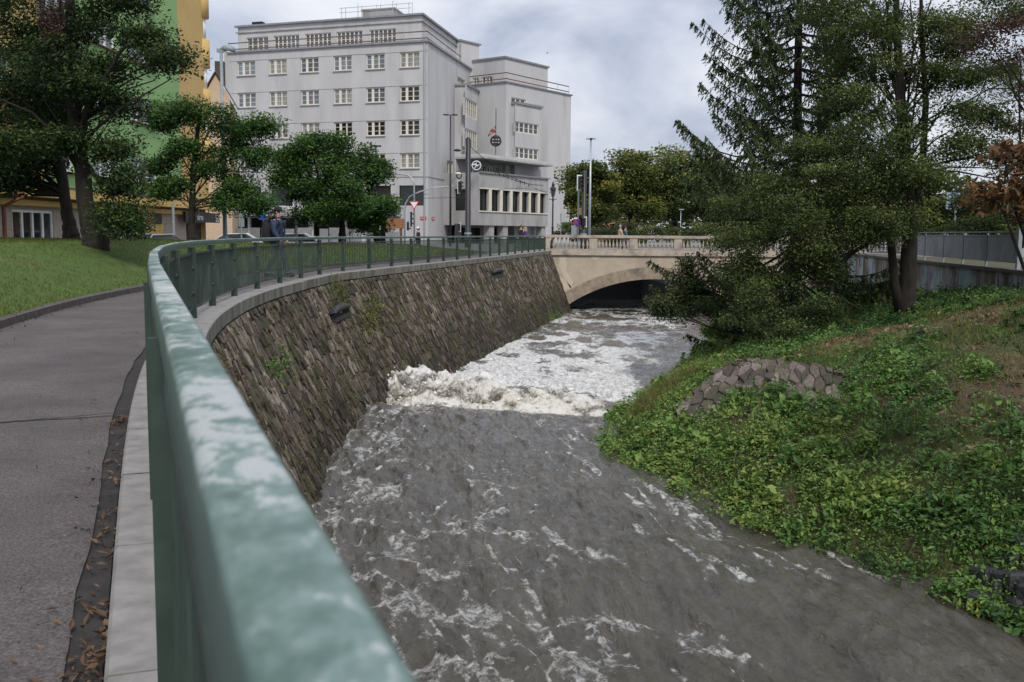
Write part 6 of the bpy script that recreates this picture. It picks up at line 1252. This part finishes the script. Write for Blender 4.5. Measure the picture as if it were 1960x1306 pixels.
PX, PY = X[:, None] + ra * np.cos(ang_), Y[:, None] + ra * np.sin(ang_); PZ = np.maximum(bank_z(PX, PY), water_z(PY) - .02) + hh[:, None] * (1 - (ra / (rr_[:, None] * 1.05)) ** 2) * RNG.uniform(.35, 1.0, (len(X), m_)) + .02
ctn = np.clip(RNG.normal(.52, .17, len(X)) + .24 * (d < 2.4) * (Y > 15) - .10 * (d > 6), 0, 1); tt = ctn[:, None] + RNG.normal(0, .12, PX.shape); sz = RNG.choice((.055, .075, .11, .17), len(X), p=(.32, .36, .20, .12))[:, None] * RNG.uniform(.6, 1.25, PX.shape)
quads('ground_cover', np.stack([PX, PY, PZ], -1).reshape(-1, 3), sz.ravel(), tt.ravel(), M['herb'], up=1.2, aspect=.55, stuff='leafy green herbs and creepers covering the right river bank')
n = 230000; X, Y = bank_pts(n, 9, 66, 1.5, 15); sm_ = soil_mask(X, Y); k = (RNG.random(len(X)) < 1 - .15 * sm_) & (~in_rip(X, Y) | (RNG.random(len(X)) < .22)) & (sdist(X, Y) > 0); X, Y, sm_ = X[k], Y[k], sm_[k]
t = np.clip(.66 + .8 * (fbm(X * .6, Y * .6, 4, 12) - .5) + RNG.normal(0, .14, len(X)) - .6 * sm_, 0, 1); hb = RNG.uniform(.05, .20, len(X)) * (.6 + 1.0 * fbm(X * .9, Y * .9, 3, 15)) * np.where(sm_ > .4, .55, 1)
blades('bank_grass', X, Y, bank_z(X, Y) - .01, hb, .004 + .00042 * Y, t, M['strawblade'], .6); bpy.data.objects['bank_grass']['label'] = 'rough grass and straw on the right river bank'
def tufts(name, label, spots, n, h, mat, tone):
    X = np.concatenate([RNG.normal(q[0], q[2], n) for q in spots]); Y = np.concatenate([RNG.normal(q[1], q[2], n) for q in spots]); t = np.clip(RNG.normal(tone, .22, len(X)), 0, 1); blades(name, X, Y, bank_z(X, Y) - .02, RNG.uniform(.4, 1, len(X)) * h, .009 + 0 * X, t, M[mat], .35); bpy.data.objects[name]['label'] = label
sp = [hit(px, py) for px, py in ((1290, 745), (1268, 760), (1250, 775), (1312, 732), (1235, 790), (1225, 800))]; tufts('tall_grass', 'tall tawny grass at the water edge by the stone paving', [(p[0] + .1, p[1], .28) for p in sp], 260, .62, 'strawblade', .35)
sp = [hit(px, py) for px, py in ((1330, 705), (1360, 690), (1345, 715), (1375, 672), (1400, 660))]; tufts('dry_weeds', 'brown dry weeds on the steep bank above the pool', [(p[0], p[1], .4) for p in sp], 300, .4, 'strawblade', .18)
M['deadleaf'] = leaf_mat('fallen_leaf', [(0, (.06, .034, .018)), (.5, (.14, .082, .045)), (1, (.28, .20, .135))], .7, .1)
X, Y = bank_pts(30000, 9, 30, 1.2, 12); k = RNG.random(len(X)) < soil_mask(X, Y) * .16 + .006; X, Y = X[k], Y[k]; quads('fallen_leaves', np.stack([X, Y, bank_z(X, Y) + .05], -1), RNG.uniform(.06, .19, len(X)), RNG.random(len(X)), M['deadleaf'], up=2.0, aspect=.6, stuff='curled brown fallen leaves on the bare part of the bank')
# wet boulders at the lower right water edge
for px, py, s_ in ((1885, 1108, .20), (1940, 1112, .24), (1875, 1152, .24), (1838, 1132, .11), (1925, 1078, .15), (1945, 1165, .20), (1905, 1182, .17), (1822, 1126, .08), (1958, 1045, .17), (1985, 1140, .3), (1910, 1130, .10), (1960, 1200, .2)):
    p = hit(px, py); rg = random.Random(px); n_ = 6; b = MB(); an = sorted(rg.uniform(0, 6.28) * .25 + 6.28 * k / n_ for k in range(n_)); R_k = [s_ * rg.uniform(.75, 1.2) for _ in an]; tx, ty = rg.uniform(-.25, .1), rg.uniform(-.2, .2); V = []
    for f_, z_ in ((1.05, -.18), (1.0, .04), (.82, .085)):
        for a_, r_ in zip(an, R_k): x_, y_ = f_ * r_ * 1.25 * math.cos(a_), f_ * r_ * .85 * math.sin(a_); V.append((x_, y_, z_ + tx * x_ + ty * y_))
    b.add(V, [(o_ + k, o_ + (k + 1) % n_, o_ + n_ + (k + 1) % n_, o_ + n_ + k) for o_ in (0, n_) for k in range(n_)] + [tuple(range(2 * n_, 3 * n_))], rg.random()); o = b.build('stone', M['wetstone'], rb); o.location = p + np.array([0, 0, .03]); o.rotation_euler = (0, 0, rg.uniform(0, 3))
# weeds growing on the river wall
def wall_at(px, py):
    return min(((abs(proj(wallp(a, c))[0] - px) + abs(proj(wallp(a, c))[1] - py), a, c) for a in np.arange(4, 70, .4) for c in np.arange(0, 4.2, .15)))[1:]
def weed(label, spots, n, size, mat, tone, spread):
    P_ = []
    for px, py in spots:
        a, c = wall_at(px, py); q_ = np.array([wallp(a + RNG.normal(0, spread), c + RNG.normal(0, spread * .8), .05 + abs(RNG.normal(0, .08))) for _ in range(n)]); P_.append(q_)
    P_ = np.concatenate(P_); o_ = P_[0].copy(); r = root('wall_weed', label, 'weed', tuple(o_), 'weeds growing on the river wall'); quads('foliage', P_ - o_, size * RNG.uniform(.6, 1.3, len(P_)), RNG.normal(tone, .15, len(P_)), M[mat], r); b = MB()
    for k in range(0, len(P_), 12): b.tube([P_[k] - o_, P_[k] - o_ + np.array([-.05, 0, -.12]), P_[k] - o_ + np.array([-.1, .02, -.22])], [.004, .006, .007], 4, .5, False)
    tag(b.build('stem', M['bark_pale'], r), kind='stuff')
weed('grey green herb tuft on the near part of the river wall', [(520, 698), (535, 685), (512, 710)], 60, .075, 'herb', .62, .13)
weed('yellow green creeper trailing below the dark drain slot', [(700, 600), (712, 585), (720, 575), (706, 620), (695, 632), (716, 600)], 90, .075, 'leaf_gold', .75, .26)
weed('creeper hanging from the coping left of the drain slot', [(640, 555), (648, 570), (658, 582), (632, 560), (650, 552)], 80, .07, 'leaf_gold', .6, .22)
weed('fern clump at the wall foot beside the bridge', [(1065, 603), (1055, 608), (1072, 606), (1048, 612)], 90, .11, 'herb', .6, .3)
weed('leafy sprig low on the wall next to the handrail', [(668, 1098), (672, 1110), (662, 1090)], 26, .07, 'herb', .7, .07)
P_ = []
for _ in range(900):
    a, c = RNG.uniform(6, 60), RNG.uniform(0, 4.0)
    if fbm(a * .5, c * .7, 3, 21) < .50: continue
    for _k in range(RNG.integers(5, 14)): P_.append(wallp(a + RNG.normal(0, .07), c + RNG.normal(0, .07), .03 + abs(RNG.normal(0, .025))))
P_ = np.array(P_); quads('wall_moss', P_, .05 * RNG.uniform(.6, 1.3, len(P_)), RNG.normal(.55, .22, len(P_)), M['leaf_gold'], rw, stuff='small yellow green moss and weeds in the wall joints')
# leaf litter in the gutter, by the joint and along the kerb
P_ = []
for y0, sp_, n_ in ((2.75, .22, 130), (3.2, .2, 50), (4.15, .3, 90), (6.45, .08, 70), (5.2, .5, 60), (2.2, .3, 160)):
    for _ in range(n_):
        y_ = RNG.normal(y0, sp_); q_ = cpos(float(s_of(y_)), -abs(RNG.normal(.215, .05)) - (.0 if RNG.random() < .85 else RNG.uniform(0, .15))); P_.append((q_[0], q_[1], -.045 + abs(RNG.normal(0, .012))))
for _ in range(260): y_ = RNG.uniform(6, 20); q_ = cpos(float(s_of(y_)), -KO + abs(RNG.normal(.05, .06))); P_.append((q_[0], q_[1], -.02))
for _ in range(60): y_ = RNG.uniform(2, 12); q_ = cpos(float(s_of(y_)), -RNG.uniform(.4, 2)); P_.append((q_[0], q_[1], -.018))
P_ = np.array(P_); quads('leaf_litter', P_, RNG.uniform(.012, .055, len(P_)), RNG.random(len(P_)) * .8, M['deadleaf'], up=3, aspect=.4, stuff='brown leaf litter lying in the gutter beside the coping')
